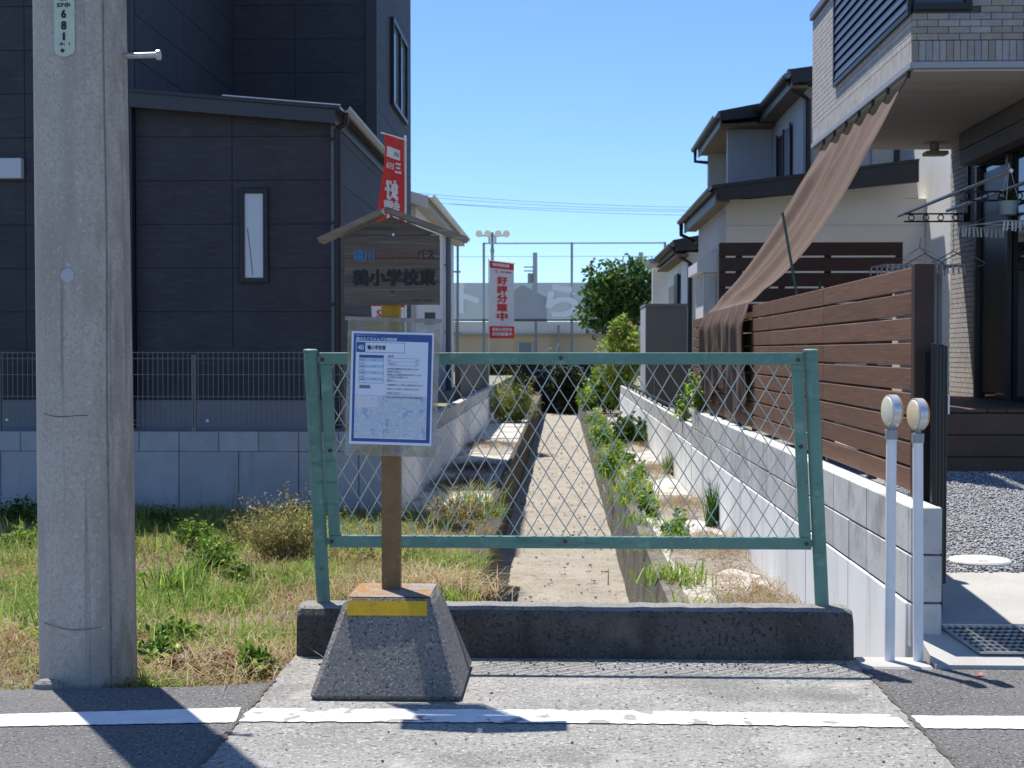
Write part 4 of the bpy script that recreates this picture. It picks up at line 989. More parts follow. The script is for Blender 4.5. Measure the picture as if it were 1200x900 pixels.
# inspection cover
p = P(1148, 662, z=.165); m = MB(); m.tube([(p.x, p.y, .12), (p.x, p.y, .188), (p.x, p.y, .196)], [.155, .155, .148], 32)
ic = mk('inspection_cover', m, pm('cover_white', (.60, .59, .56), (.52, .51, .48), 20, .7), label='round pale inspection cover in the grey gravel', cat='cover', smooth=True)
mk('handle_slot', MB().box(p.x - .03, p.x + .02, p.y - .085, p.y - .078, .196, .1985), SEAM, ic)
# gravel stones
n = 42000; gx = RNG.uniform(WX + .2, 3.9, n); gy = RNG.uniform(6.93, 10.6, n); keep = (gx > .245 * gy - .15) & (gx < .345 * gy + .25); gx, gy = gx[keep], gy[keep]; n = len(gx)
ico = np.array([(0, 0, 1), (.9, 0, .3), (.28, .85, .3), (-.72, .53, .3), (-.72, -.53, .3), (.28, -.85, .3), (.4, .4, -.5), (-.5, 0, -.5), (.3, -.5, -.5)])
it = np.array([(0, 1, 2), (0, 2, 3), (0, 3, 4), (0, 4, 5), (0, 5, 1), (1, 6, 2), (2, 6, 7), (2, 7, 3), (3, 7, 4), (4, 7, 8), (4, 8, 5), (5, 8, 1), (1, 8, 6)])
def stones(pos, size, cols, name, mat, label=None):
    n = len(pos); v = np.repeat(ico[None], n, 0) * RNG.uniform(.7, 1.3, (n, 9, 1)); v *= np.stack([size * RNG.uniform(.7, 1.4, n), size * RNG.uniform(.7, 1.4, n), size * RNG.uniform(.5, .9, n)], 1)[:, None]
    an = RNG.uniform(0, 6.28, n); c_, s_ = np.cos(an)[:, None], np.sin(an)[:, None]; x_, y_ = v[..., 0] * c_ - v[..., 1] * s_, v[..., 0] * s_ + v[..., 1] * c_
    v = np.stack([x_, y_, v[..., 2]], 2) + pos[:, None]; t = it[None] + (np.arange(n) * 9)[:, None, None]
    return mk(name, np_mesh(name, v.reshape(-1, 3), t.reshape(-1, 3), np.repeat(cols, 9, 0)), mat, label=label, cat=name.replace('_', ' '), kind='stuff')
STN = leafmat('stone_tones', 0., .85)
gzv = np.array([lotR(q) for q in gy]); stones(np.stack([gx, gy, gzv + RNG.uniform(-.007, .005, n)], 1), .0098, np.repeat(RNG.uniform(.24, .46, (n, 1)), 3, 1) * np.array([1, 1.0, 1.02]), 'gravel', STN, 'pale grey crushed gravel covering the plot before the deck')
# grit swept against the kerb and along the joints
n = 420; gx = RNG.uniform(-1.0, 1.15, n); gy = 5.62 - np.abs(RNG.normal(0, .10, n)); far = RNG.uniform(size=n) < .22; gy[far] = RNG.uniform(4.2, 5.6, far.sum())
keep = ~((gx > -.93) & (gx < -.31) & (gy > 4.9)); gx, gy = gx[keep], gy[keep]; n = len(gx)
stones(np.stack([gx, gy, np.full(n, .008)], 1), RNG.uniform(.002, .0065, n), np.repeat(RNG.uniform(.06, .3, (n, 1)), 3, 1), 'grit', STN, 'loose grit lying on the slab along the kerb')
n = 500; gx = RNG.uniform(-.6, .55, n); gy = RNG.uniform(11, 40, n)
stones(np.stack([gx, gy, np.full(n, FZ + .02)], 1), RNG.uniform(.005, .02, n), np.repeat(RNG.uniform(.10, .35, (n, 1)), 3, 1) * np.array([1, .85, .68]), 'canal_rubble', STN, 'small clods and pebbles scattered on the dry canal bed')

# ---- delineator posts
def delineator(u, v_foot, vtop, tilt, label):
    b = P(u, v_foot, z=.008); ztop = pxZ(vtop, b.y); t = thing('delineator_post', b, label, 'delineator', 'reflector posts beside the kerb')
    sh_ = lambda z: b.x + tilt * z
    m = MB(); m.tube([(b.x, b.y, .006), (sh_(ztop - .165), b.y, ztop - .165)], .0205, 18); mk('post', m, WPOST, t, smooth=True)
    m = MB(); m.tube([(sh_(ztop - .164), b.y, ztop - .172), (sh_(ztop - .135), b.y, ztop - .135)], .0245, 18); m.tube([(sh_(ztop - .135), b.y, ztop - .1345), (sh_(ztop - .1), b.y, ztop - .095)], .0125, 12); mk('collar', m, pm('collar_grey', (.30, .32, .34), None, rough=.5), t, smooth=True)
    c = Vector((sh_(ztop), b.y, ztop - .058)); ax = Vector((-.975, -.22, 0)).normalized()
    m = MB(); m.tube([c - ax * .019, c - ax * .016, c + ax * .016, c + ax * .019], [.054, .060, .060, .055], 32); m.v = [(x, y_, c.z + (z - c.z) * 1.08) for x, y_, z in m.v]; hd = mk('reflector_head', m, ALU, t, smooth=True)
    m = MB(); m.tube([c + ax * .0188, c + ax * .022, c + ax * .0245], [.053, .051, .040], 32); m.v = [(x, y_, c.z + (z - c.z) * 1.08) for x, y_, z in m.v]; mk('lens', m, LENS, hd, smooth=True)
    m = MB(); m.tube([c - ax * .0193, c - ax * .026], [.058, .052], 32); m.v = [(x, y_, c.z + (z - c.z) * 1.08) for x, y_, z in m.v]; mk('lens', m, OLENS, hd, smooth=True)
    m = MB(); m.tube([(b.x - .026, b.y - .02, ztop - .139), (b.x - .026, b.y - .02, ztop - .131)], .006, 8); mk('screw', m, STEEL, t)
delineator(1042.5, 774, 464, .002, 'white delineator post beside the end of the kerb')
delineator(1076, 774, 468, -.008, 'white delineator post beside the concrete edge of the drive')

# ================================================================== shade cloth, laundry, garden bits
sc_ = thing('shade_cloth', (2.0, 12.5, 1.66), 'brown sun shade cloth stretched from the overhanging floor down over the slat fence', 'shade cloth')
def cl_top(s): return Vector((2.515, 10.55 + 3.2 * s, 3.215 - .035 * abs(math.sin(math.pi * 6 * s)) - .02 + .012 * math.sin(s * 41)))
def cl_bot(s): return Vector((SX - .028, 11.35 + 3.35 * s, 1.648))
def cloth(s, t):
    a = cl_top(s); b = cl_bot(s); p = a.lerp(b, t); sag = (.34 * (1 - s) + .17 * s) * 4 * t * (1 - t) * (1 - .15 * math.sin(t * 3))
    fold = .050 * math.sin(s * 7.5 + .5 * t + .6) * (1 - .3 * t) + .022 * math.sin(s * 17 + .4 * t) + .011 * math.sin(s * 36 + 1.0) * (.4 + .8 * t) + .006 * math.sin(s * 83 + .6 * t) + .085 * math.exp(-((s - .47 + .10 * t) / .04) ** 2) + .05 * math.exp(-((s - .80 + .05 * t) / .03) ** 2)
    env = min(1, t * 6) * min(1, (1 - t) * 8)
    p.z -= sag; p.x += -.5 * fold * env; p.z += .8 * fold * env; p.y += .02 * math.sin(t * 9 + s * 13) * env
    if t > .93: p.z = max(p.z, 1.648)
    return p
mk('canopy', MB().grid(cloth, 200, 60), CLOTH, sc_, smooth=True)
def hang(s, t):
    a = cl_bot(s); h = .78 + .12 * math.sin(s * 9) + .05 * math.sin(s * 31); d = .030 * math.sin(s * 33 + .8 * math.sin(t * 5)) + .022 * math.sin(s * 71 + t) + .012 * math.sin(s * 160 + 3 * t)
    return Vector((a.x - .012 - (.020 + .5 * abs(d) + d * .4) * min(1, t * 5), a.y + .05 * t * math.sin(s * 8), 1.648 - h * t))
mk('hanging_flap', MB().grid(hang, 240, 24), CLOTH, sc_, smooth=True)
for i in range(8):
    s_ = min(1, i / 6) if i < 7 else 0; p = cl_top(s_); top_ = Vector((2.555, p.y - (.12 if i in (0, 7) else 0), 3.31))
    m = MB(); m.tube([p + Vector((0, 0, -.01)), p.lerp(top_, .5) + Vector((.01, 0, 0)), top_], .005, 6); m.tube([top_ + Vector((0, 0, -.05)), top_], .012, 8)
    if i < 7: mk('cord', m, BLACKM, sc_)

def pole(u0, v0, u1, v1, X, label):
    a = P(u0, v0, X=X); b = P(u1, v1, X=X); b.z = a.z; m = MB(); m.tube([a, (a.x, 10.6, a.z)], .0155, 12)
    return mk('laundry_pole', m, STEEL, label=label, cat='laundry pole', group='laundry poles under the porch', smooth=True), a
lp1, a1 = pole(1053, 253, 1200, 195, 3.36, 'steel laundry pole on the garden side of the porch rack')
lp2, a2 = pole(1110, 247, 1200, 212, 3.70, 'steel laundry pole on the door side of the porch rack')
for k_, (yb, lab) in enumerate(((13.62, 'black scrollwork laundry rack arm at the far end of the porch'), (11.75, 'black scrollwork laundry rack arm in front of the sliding door'))):
    t = thing('rack_arm', (3.55, yb, a1.z - .06), lab, 'laundry rack', 'laundry rack arms under the porch')
    z_ = a1.z - .022
    m = MB(); m.box(3.30, 3.86, yb - .008, yb + .008, z_ - .012, z_ + .003); m.box(3.30, 3.86, yb - .008, yb + .008, z_ - .085, z_ - .070); mk('bar', m, BLACKM, t)
    for i in range(4):
        m = MB(); c = Vector((3.37 + i * .14, yb, z_ - .041)); m.tube([c + Vector((.027 * math.cos(q), 0, .027 * math.sin(q))) for q in np.linspace(0, 6.283, 15)], .006, 6, False); mk('scroll', m, BLACKM, t)
    mk('hanger', MB().box(3.90, 3.93, yb - .012, yb + .012, z_ - .085, HZ - .02), BLACKM, t); mk('brace', MB().box(3.861, 3.899, yb - .008, yb + .008, z_ - .085, z_ + .003), BLACKM, t)
def pinch_hanger(c, L_, W_, npeg, label, yawd=0):
    c = Vector(c); t = thing('peg_hanger', c, label, 'peg hanger', 'peg hangers for laundry'); ca, sa_ = math.cos(R(yawd)), math.sin(R(yawd))
    def W3(x, y_, z_): return Vector((c.x + x * ca - y_ * sa_, c.y + x * sa_ + y_ * ca, c.z + z_))
    m = MB(); q = [W3(-L_, -W_, 0), W3(L_, -W_, 0), W3(L_, W_, 0), W3(-L_, W_, 0), W3(-L_, -W_, 0)]
    m.tube(q, .005, 6); m.tube([W3(-L_, 0, 0), W3(L_, 0, 0)], .004, 6); m.tube([W3(0, -W_, 0), W3(0, W_, 0)], .004, 6); fr_ = mk('frame', m, WHITEP, t)
    m = MB()
    for sx_ in (-1, 1):
        for sy in (-1, 1): m.tube([W3(sx_ * L_ * .7, sy * W_ * .8, 0), W3(0, 0, .17)], .002, 5)
    m.tube([W3(0, 0, .17), W3(0, 0, .21), W3(.02, 0, .235), W3(0, 0, .25)], .004, 6); mk('hook', m, STEEL, t)
    for i in range(npeg):
        f_ = i / npeg; x_ = -L_ + 2 * L_ * ((f_ * 2) % 1); y_ = -W_ if f_ < .5 else W_
        a = W3(x_, y_, -.005); k2 = Vector((random.uniform(-.012, .012), random.uniform(-.012, .012), -.075)); m = MB(); m.beam(a, a + k2, .012, .016); mk('peg', m, WHITEP, fr_)
    return t
pinch_hanger((3.68, 11.75, 2.30), .24, .30, 26, 'white peg hanger with many pegs below the near rack arm', 20)
pinch_hanger((3.27, 12.9, 2.03), .38, .20, 30, 'wide white peg hanger hanging low over the slat fence', 8)
for i, (x_, y_) in enumerate(((3.42, 13.3), (3.60, 13.0), (3.66, 12.9))):
    t = thing('clothes_hanger', (x_, y_, 2.05), 'grey plastic clothes hanger on the laundry pole under the porch', 'clothes hanger', 'clothes hangers on the porch poles'); m = MB()
    m.tube([(x_ - .2, y_, 2.06), (x_ - .17, y_, 2.03), (x_ + .17, y_, 2.03), (x_ + .2, y_, 2.06), (x_, y_, 2.17), (x_ - .2, y_, 2.06)], .006, 6); mk('frame', m, ALU, t)
    m = MB(); m.tube([(x_, y_, 2.17), (x_, y_, 2.5), (x_ + .02, y_, 2.6), (x_ + .01, y_, 2.62)], .003, 6); mk('hook', m, STEEL, t)
pc = P(1182, 243, Y=11.55); hp = thing('hanging_pot', pc, 'pale blue hanging flower pot with dark trailing leaves by the door', 'plant pot')
m = MB(); m.tube([(pc.x, pc.y, pc.z - .06), (pc.x, pc.y, pc.z + .045), (pc.x, pc.y, pc.z + .05)], [.062, .082, .088], 20); mk('pot', m, TERRA, hp, smooth=True)
pts, _ = lobes((pc.x, pc.y, pc.z + .085), (.10, .10, .05), 6, 260); mk('foliage', leaves(pts, .016, pick([DARKG, RUSTY], [3, 1], len(pts))), LEAF, hp)
m = MB()
for q in (0, 2.1, 4.2): m.tube([(pc.x + .08 * math.cos(q), pc.y + .08 * math.sin(q), pc.z + .05), (pc.x, pc.y, pc.z + .36)], .003, 5)
mk('wire', m, WHITEP, hp)
for (u0, v0, u1, v1, Y_) in ((917, 249, 931, 330, 11.0), (960, 329, 962, 352, 11.9)):
    a = P(u0, v0, Y=Y_); b = P(u1, v1, Y=Y_); b = a + (b - a) * ((a.z - .4) / (a.z - b.z)); m = MB(); m.tube([b, a], .011, 7); mk('garden_stake', m, BAMBOO, label='dark green garden stake leaning %s' % ('against the shade cloth' if u0 < 950 else 'upright behind the slat fence'), cat='garden stake')

# ================================================================== banners
def banner(name, label, A, B, zb, skew, clothm, polem, pole_at, wave, letters, bands):
    """nobori flag between top corners A (left) and B (right) hanging to height zb"""
    A = Vector(A); B = Vector(B); t = thing(name, (pole_at.x, pole_at.y, .4), label, 'banner')
    n = (B - A).cross(Vector((0, 0, 1))).normalized(); n = n if n.y < 0 else -n
    def fn(u, v, d=0.):
        p = A.lerp(B, u); p.z += (zb - p.z) * v; p += Vector(skew) * v * (1 - u)
        e = u if (pole_at - A).length < (pole_at - B).length else 1 - u
        p += n * (wave * e * math.sin(5.2 * v + 2.5 * u + 1) + wave * .35 * math.sin(13 * v + 4 * u) + d); return p
    fab = mk('fabric', MB().grid(lambda u, v: fn(u, v), 14, 40), clothm, t, smooth=True)
    for (u0, u1, v0, v1, mt) in bands: mk('print_band', MB().grid(lambda a, b: fn(u0 + (u1 - u0) * a, v0 + (v1 - v0) * b, .004), 10, 8), mt, fab, smooth=True)
    for (txt, u0, u1, v0, v1, mt, mir, bold) in letters:
        m = MB(); uc, vc = (u0 + u1) / 2, (v0 + v1) / 2
        text_on(m, txt, u1 - u0, v1 - v0, lambda x, y_: fn(uc + x, vc - y_, .008), bold, mir); mk('lettering', m, mt, fab)
    m = MB(); m.tube([(pole_at.x, pole_at.y, .35), (pole_at.x, pole_at.y, max(A.z, B.z) + .05)], .012, 10); mk('pole', m, WHITEP, t, smooth=True)
    m = MB(); d = (B - A).normalized(); m.tube([A - d * .03 + Vector((0, 0, .012)), B + d * .05 + Vector((0, 0, .012))], .007, 8); mk('arm', m, WHITEP, t); return t
A = P(448.5, 157.5, Y=13.22); B = P(473.5, 163.5, Y=13.62); B.z = A.z - .0
banner('red_banner', 'tall red nobori banner with white lettering seen from behind above the bus sign', A, B, 1.55, (-.11, 0, 0), REDB, WHITEP, B + Vector((.012, .0, 0)), .025,
       [('好', .22, .72, .235, .335, WHITEB, True, .03), ('評', .22, .76, .345, .445, WHITEB, True, .03), ('分', .22, .76, .455, .555, WHITEB, True, .03), ('譲', .22, .76, .565, .665, WHITEB, True, .03), ('中', .22, .76, .675, .775, WHITEB, True, .03),
        ('三', .62, .86, .135, .185, WHITEB, True, .03), ('まちなみ', .1, .55, .14, .175, WHITEB, True, .02), ('52', .1, .5, .945, .982, REDP, True, .01), ('住宅', .5, .78, .075, .10, BLACKP, True, .0)],
       [(.08, .84, .06, .115, WHITEB), (.0, 1, .925, 1.0, WHITEB)])
A = P(573.5, 305.5, Y=32); B = P(602.5, 309, Y=32.1)
banner('white_banner', 'white nobori banner with red lettering standing by the far end of the canal', A, B, pxZ(396.5, 32), (0, 0, 0), WHITEB, WHITEP, A + Vector((-.015, .01, 0)), .03,
       [(c_, .32, .72, .19 + i * .118, .29 + i * .118, REDP, False, .025) for i, c_ in enumerate('好評分譲中')] + [('街並み見学会', .12, .9, .86, .905, WHITEB, False, .02), ('好評開催中', .12, .9, .92, .965, WHITEB, False, .02), ('販売物件', .45, .9, .115, .14, SHEDG, False, .01), ('三', .22, .36, .11, .145, REDP, False, .02)],
       [(0, 1, 0, .09, REDP), (.12, .86, .022, .06, WHITEB), (0, 1, .84, 1, REDP)])

# ================================================================== far houses on the right bank
fh = thing('cream_house', (4, 20, .2), 'cream and grey house with black sloping roofs behind the tall brown fence', 'house')
Yw = 19.8; xw = pxX(850, Yw); Yf = 19.25
def poly(pts, Y): return [(P(u, v, Y=Y).x, P(u, v, Y=Y).z) for u, v in pts]
mk('wall', MB().box(xw, 5.3, Yw, 23.7, .1, pxZ(236, Yw) + .02), CREAMW, fh)
for v in (265, 306): mk('siding_seam', MB().box(xw + .002, 5.09, Yw - .004, Yw - .0005, pxZ(v, Yw) - .006, pxZ(v, Yw) + .006), pm('seam_beige', (.48, .46, .43), None), fh)
mk('wall_upstand', MB().prism(poly([(852, 236), (1075, 214), (1075, 232), (852, 240)], Yw), 1, Yw + .001, 23.6), CREAMW, fh)
wr = mk('wing_roof', MB().prism(poly([(834, 217), (1077, 186), (1077, 189), (834, 221)], Yf), 1, Yf - .02, 24.2), ROOFT, fh)
mk('fascia', MB().prism(poly([(839, 219.5), (1077, 189), (1077, 213), (843, 235)], Yf), 1, Yf, Yf + .05), ROOFT, wr)
x_e = P(836, 219, Y=Yf).x; z_e = P(836, 219, Y=Yf).z
mk('eave_soffit', MB().box(x_e + .06, xw, Yf + .06, 24.1, z_e - .20, z_e - .16), CEDAR, wr); mk('eave_board', MB().box(x_e + .03, x_e + .058, Yf + .05, 24.15, z_e - .22, z_e - .02), EBOARD, wr)
gutter(Yf, 24.2, x_e - .03, z_e - .02, .06, fh, BLACKM)
for i in range(16): mk('tile_edge', MB().box(x_e + .02, x_e + .5, Yf + .1 + i * .3, Yf + .25 + i * .3, z_e - .005, z_e + .045), ROOFT, wr)
m = MB(); m.tube([(x_e - .03, 24.0, z_e - .08), (x_e - .03, 24.0, z_e - .26), (x_e + .1, 23.95, z_e - .33), (xw - .03, 23.9, z_e - .40)], .035, 8); mk('downpipe', m, BLACKM, fh)
mk('annex_wall', MB().box(5.1, 9, 17.0, 22, .1, 7), WHITEW, fh)
B1x, B1y = pxX(940, 20.9), 20.9; B2x, B2y = pxX(852, 23.9), 23.9
mk('upper_wall', MB().box(B1x, 9, B1y, 27, 3.2, 5.35), GREYW, fh)
mk('upper_wall', MB().box(B2x, B1x - .002, B2y, B2y + .18, 3.2, 5.22), GREYW, fh); mk('upper_wall', MB().box(B2x - .02, B1x - .002, 26.8, 27.0, 3.2, 5.22), GREYW, fh)
def roof_block(front, Y0_, Y1_, fb):
    r_ = mk('roof', MB().prism(poly(front, Y0_), 1, Y0_, Y1_), ROOFT, fh); return r_
r1 = roof_block([(925, 81), (990, 72), (990, 90), (930, 97)], 20.4, 27.2, 0)
e1 = P(925, 84, Y=20.4); gutter(20.38, 24.0, e1.x - .04, e1.z - .05, .06, fh, BLACKM)
r2 = roof_block([(842, 130), (905, 118), (905, 134), (848, 141)], 23.4, 27.3, 0)
e2 = P(842, 132, Y=23.4); gutter(23.38, 27.3, e2.x - .04, e2.z - .05, .06, fh, BLACKM)
mk('eave_soffit', MB().box(e1.x + .06, B1x, 20.5, 27.1, e1.z - .22, e1.z - .17), CEDAR, r1); mk('eave_soffit', MB().box(e2.x + .06, B1x - .01, 23.5, 27.1, e2.z - .20, e2.z - .16), CEDAR, r2)
for i in range(10): mk('tile_edge', MB().box(e1.x, e1.x + .5, 20.5 + i * .3, 20.65 + i * .3, e1.z + .015, e1.z + .06), ROOFT, r1)
for (r_, e_, ya, yb) in ((r1, e1, 20.45, 27.1), (r2, e2, 23.45, 27.2)): mk('eave_board', MB().box(e_.x + .03, e_.x + .058, ya, yb, e_.z - .22, e_.z - .03), EBOARD, r_)
m = MB(); xx = B1x + .06; m.tube([(e1.x, 20.5, e1.z - .1), (e1.x + .1, 20.6, e1.z - .22), (xx, 20.84, e1.z - .32), (xx, 20.84, 3.3)], .04, 10); mk('downpipe', m, BLACKM, fh, smooth=True)
m = MB(); m.tube([(e2.x - .04, 27.0, e2.z - .1), (e2.x - .04, 27.0, e2.z - .32), (B2x, 26.9, e2.z - .36)], .035, 8); mk('downpipe', m, BLACKM, fh)
ya, yb = B1x * F / (926 - 657), B1x * F / (910 - 657); w = mk('window', MB().box(B1x - .02, B1x + .02, ya + .03, yb - .03, 3.6, pxZ(148, ya)), pm('dark_pane', (.02, .022, .025), None, rough=.5, spec=.1), fh); mk('pane', MB().box(B1x - .03, B1x - .0205, ya + .05, (ya + yb) / 2 - .02, 3.6, pxZ(148, ya) - .02), pm('pale_pane', (.20, .23, .25), None, rough=.2), w)
for q in ((ya, ya + .05), (yb - .05, yb), ((ya + yb) / 2 - .02, (ya + yb) / 2 + .02)): mk('frame', MB().box(B1x - .05, B1x - .021, q[0], q[1], 3.55, pxZ(148, ya) + .04), BLACKM, w)
a = P(1022, 196, Y=20.85); b = P(1054, 168, Y=20.85); w = mk('window', MB().box(a.x, b.x, 20.86, 20.89, a.z, b.z), glass('green_glass', (.28, .34, .32), .1), fh)
for q in ((b.x - .08, b.x, a.z, b.z), (a.x, b.x, a.z - .06, a.z)): mk('frame', MB().box(q[0] + .001, q[1] + .001, 20.83, 20.859, q[2], q[3]), BLACKM, w)
bay = mk('side_porch', MB().box(2.13, xw - .002, 21.0, 22.2, .1, 2.42), WHITEW, fh); mk('porch_cap', MB().prism([(2.02, 2.425), (xw - .002, 2.425), (xw - .002, 2.75), (2.02, 2.58)], 1, 20.85, 22.3), pm('porch_cap_white', (.68, .71, .74), None, rough=.5), bay)
mk('porch_frame', MB().box(2.125, 2.14, 20.97, 20.999, .3, 2.42), ALU, bay)
mk('porch_pane', MB().box(2.16, xw - .01, 20.985, 20.9985, .9, 2.35), LGLASS, bay)

h3 = thing('bungalow', (4, 32, .2), 'white single storey house with black fascia beyond the cream house', 'house')
Y3 = 31.5; x3 = pxX(805, Y3)
mk('wall', MB().box(x3, 6, Y3, 37, .1, pxZ(296, Y3)), WHITEW, h3)
r3 = mk('roof', MB().prism(poly([(789, 281), (860, 268), (860, 285), (793, 294)], 31), 1, 31, 37.3), ROOFT, h3); e3 = P(789, 283, Y=31)
gutter(31, 37.3, e3.x - .03, e3.z - .05, .08, h3, BLACKM); mk('eave_soffit', MB().box(e3.x + .08, x3, 31.1, 37.2, e3.z - .32, e3.z - .26), CEDAR, r3)
m = MB(); m.tube([(e3.x, 31.2, e3.z - .12), (e3.x + .2, 31.3, e3.z - .34), (x3 + .06, 31.44, e3.z - .45), (x3 + .06, 31.44, .3)], .05, 8); mk('downpipe', m, BLACKM, h3)
ya, yb = x3 * F / (797 - 657.), x3 * F / (784 - 657.); w = mk('window', MB().box(x3 - .03, x3 + .02, ya, yb, 1.2, pxZ(330, ya)), DGLASS, h3); mk('shutter', MB().box(x3 - .09, x3 - .031, ya, ya + .9, 1.2, pxZ(321, ya)), BLACKM, w)
mk('carport_roof', MB().prism(poly([(760, 303.5), (790, 302), (790, 309), (762, 308.5)], 36), 1, 36, 38), SHEDL, h3)
mk('pale_gable', MB().box(pxX(764, 38.2), pxX(788, 38.2), 38.05, 38.3, .2, pxZ(309, 38.2)), WHITEW, h3)

sh_ = thing('garden_shed', (2.2, 28.7, .2), 'dark grey metal garden shed on the far right bank', 'shed')
sa, sb = pxX(757, 28.7), pxX(805, 28.7); mk('body', MB().box(sa, sb, 28.7, 30.5, .2, pxZ(359, 28.7)), SHEDG, sh_); mk('roof', MB().box(sa - .02, sb + .02, 28.66, 30.55, pxZ(359, 28.7) + .001, pxZ(356, 28.7)), pm('shed_roof', (.16, .165, .175), None, rough=.5), sh_)
mk('side_panel', MB().box(sa - .012, sa - .0005, 28.72, 30.5, .25, pxZ(360, 28.7)), SHEDL, sh_)
for i in range(0): mk('door_rib', MB().box(sa + .2 + i * .22, sa + .215 + i * .22, 28.69, 28.6995, .3, pxZ(362, 28.7)), SHEDG, sh_)

# ================================================================== school ground beyond
YS = 56.
ns = thing('windbreak_net', (0, YS, .2), 'grey see-through windbreak sheet with pale lettering on the school fence', 'net')
a = P(470, 374, Y=YS); b = P(795, 331, Y=YS)
mk('sheet', MB().grid(lambda u, v: (a.x + (b.x - a.x) * u, YS + .03 * math.sin(u * 60) * math.sin(v * 5), a.z + (b.z - a.z) * v), 60, 6), NETM, ns)
for ch, u0, u1, v0, v1 in (('ら', 641, 676, 335, 370), ('ト', 538, 561, 334, 366)):
    m = MB(); c = P((u0 + u1) / 2, (v0 + v1) / 2, Y=YS - .08); k_ = YS / F; text_on(m, ch, (u1 - u0) * k_, (v1 - v0) * k_, lambda x, z: (c.x + x, YS - .08, c.z + z), .018); mk('lettering', m, NETL, ns)
mk('rail', MB().box(a.x, b.x, YS - .04, YS + .04, a.z - .08, a.z - .005), pm('dark_rail', (.05, .055, .06), None), ns)
for u in (535, 567, 628, 670, 730): x = pxX(u, YS + .1); mk('post', MB().box(x - .05, x + .05, YS + .06, YS + .14, .2, a.z - .09), FPOLE, ns)
bnet = thing('ball_net', (0, 62, .2), 'tall steel post frame of the school ball net against the sky', 'net frame')
for u in (567, 670, 779): x = pxX(u, 62); m = MB(); m.tube([(x, 62, .2), (x, 62, pxZ(284, 62))], .055, 8); mk('post', m, FPOLE, bnet)
z = pxZ(285, 62); m = MB(); m.tube([(pxX(567, 62), 62, z), (pxX(779, 62), 62, z)], .035, 6); mk('top_cable', m, FPOLE, bnet)
m = MB(); z = pxZ(300.5, 62); m.tube([(pxX(500, 62), 62, z), (pxX(779, 62), 62, z)], .012, 5); mk('top_cable', m, FPOLE, bnet)
fl = thing('floodlight_mast', (pxX(577, 66), 66, .2), 'floodlight mast with four pale lamps over the school ground', 'floodlight'); x = pxX(577, 66)
m = MB(); m.tube([(x, 66, .2), (x, 66, pxZ(272, 66))], [.10, .07], 10); mk('mast', m, FPOLE, fl)
m = MB(); z = pxZ(276, 66); m.box(pxX(562, 66), pxX(594, 66), 65.96, 66.04, z - .03, z + .03); mk('cross_arm', m, FPOLE, fl)
for u in (561.5, 571.5, 584, 593.5):
    c = P(u, 273.5, Y=65.9); m = MB(); m.tube([c + Vector((0, -.12, -.03)), c + Vector((0, .12, .03))], [.17, .09], 12); mk('lamp', m, pm('lamp_pale', (.66, .62, .50), None, rough=.4), fl)
for u in (573.5, 580.5): c = P(u, 281, Y=65.9); mk('ballast_box', MB().box(c.x - .05, c.x + .05, 65.85, 65.95, c.z - .16, c.z + .16), SHEDL, fl)
c = P(577, 294, Y=65.9); mk('clamp', MB().box(c.x - .09, c.x + .09, 65.8, 65.9, c.z - .1, c.z + .1), FPOLE, fl)
tp_ = thing('street_pole', (pxX(627, 72), 72, .2), 'distant concrete power pole with crossarms and a transformer', 'utility pole'); x = pxX(627, 72)
m = MB(); m.tube([(x, 72, .2), (x, 72, pxZ(296, 72))], [.15, .12], 10); mk('shaft', m, FCONC, tp_)
c = P(621.5, 326, Y=72); m = MB(); m.cyl((c.x, 72, c.z - .25), .14, .5, 12); mk('transformer', m, FPOLE, tp_)
for v in (313, 317.5): z = pxZ(v, 72); mk('crossarm', MB().box(pxX(614, 72), x, 71.9, 71.96, z - .03, z + .03), FPOLE, tp_)
c = P(751, 309, Y=72); m = MB(); m.tube([(c.x, 72, .2), (c.x, 72, pxZ(296, 72))], [.15, .12], 10); mk('street_pole', m, FCONC, label='distant bare concrete power pole behind the dark green tree', cat='utility pole')
pw = thing('school_building', (0, 60, .2), 'long low tan building with a pale upper band behind the windbreak sheet', 'building')
mk('wall', MB().box(-14, 14, 60, 64, .1, pxZ(392, 60)), TANW, pw); mk('upper_band', MB().box(-14, 14, 59.9, 64, pxZ(392, 60) + .001, pxZ(377, 60)), PALEW, pw)
mk('ledge', MB().box(-14, 14, 59.75, 59.898, pxZ(393, 60), pxZ(391, 60)), pm('ledge_brown', (.30, .25, .19), None), pw)
a = P(608, 414, Y=59.95); b = P(623, 402, Y=59.95); w = mk('window', MB().box(a.x, b.x, 59.94, 59.99, a.z, b.z), glass('far_glass', (.12, .16, .20), .2), pw)
for q in ((a.x - .05, a.x), (b.x, b.x + .05)): mk('frame', MB().box(q[0], q[1], 59.92, 59.99, a.z, b.z + .05), SHEDL, w)
mk('drain', MB().box(pxX(653, 60), pxX(656, 60), 59.6, 59.74, .3, pxZ(381, 60)), FPOLE, pw)
# plain house roof seen through the sheet
dh = thing('distant_house', (0, 80, .2), 'faint distant house with a red brown roof behind the windbreak sheet', 'house'); mk('wall', MB().box(pxX(590, 80), pxX(640, 80), 80, 86, .1, pxZ(352, 80)), pm('far_grey_wall', (.36, .37, .38), None), dh)
mk('roof', MB().prism(poly([(585, 353), (612, 334), (643, 350), (643, 354)], 80), 1, 79.7, 86), pm('far_red_roof', (.34, .17, .11), None), dh)
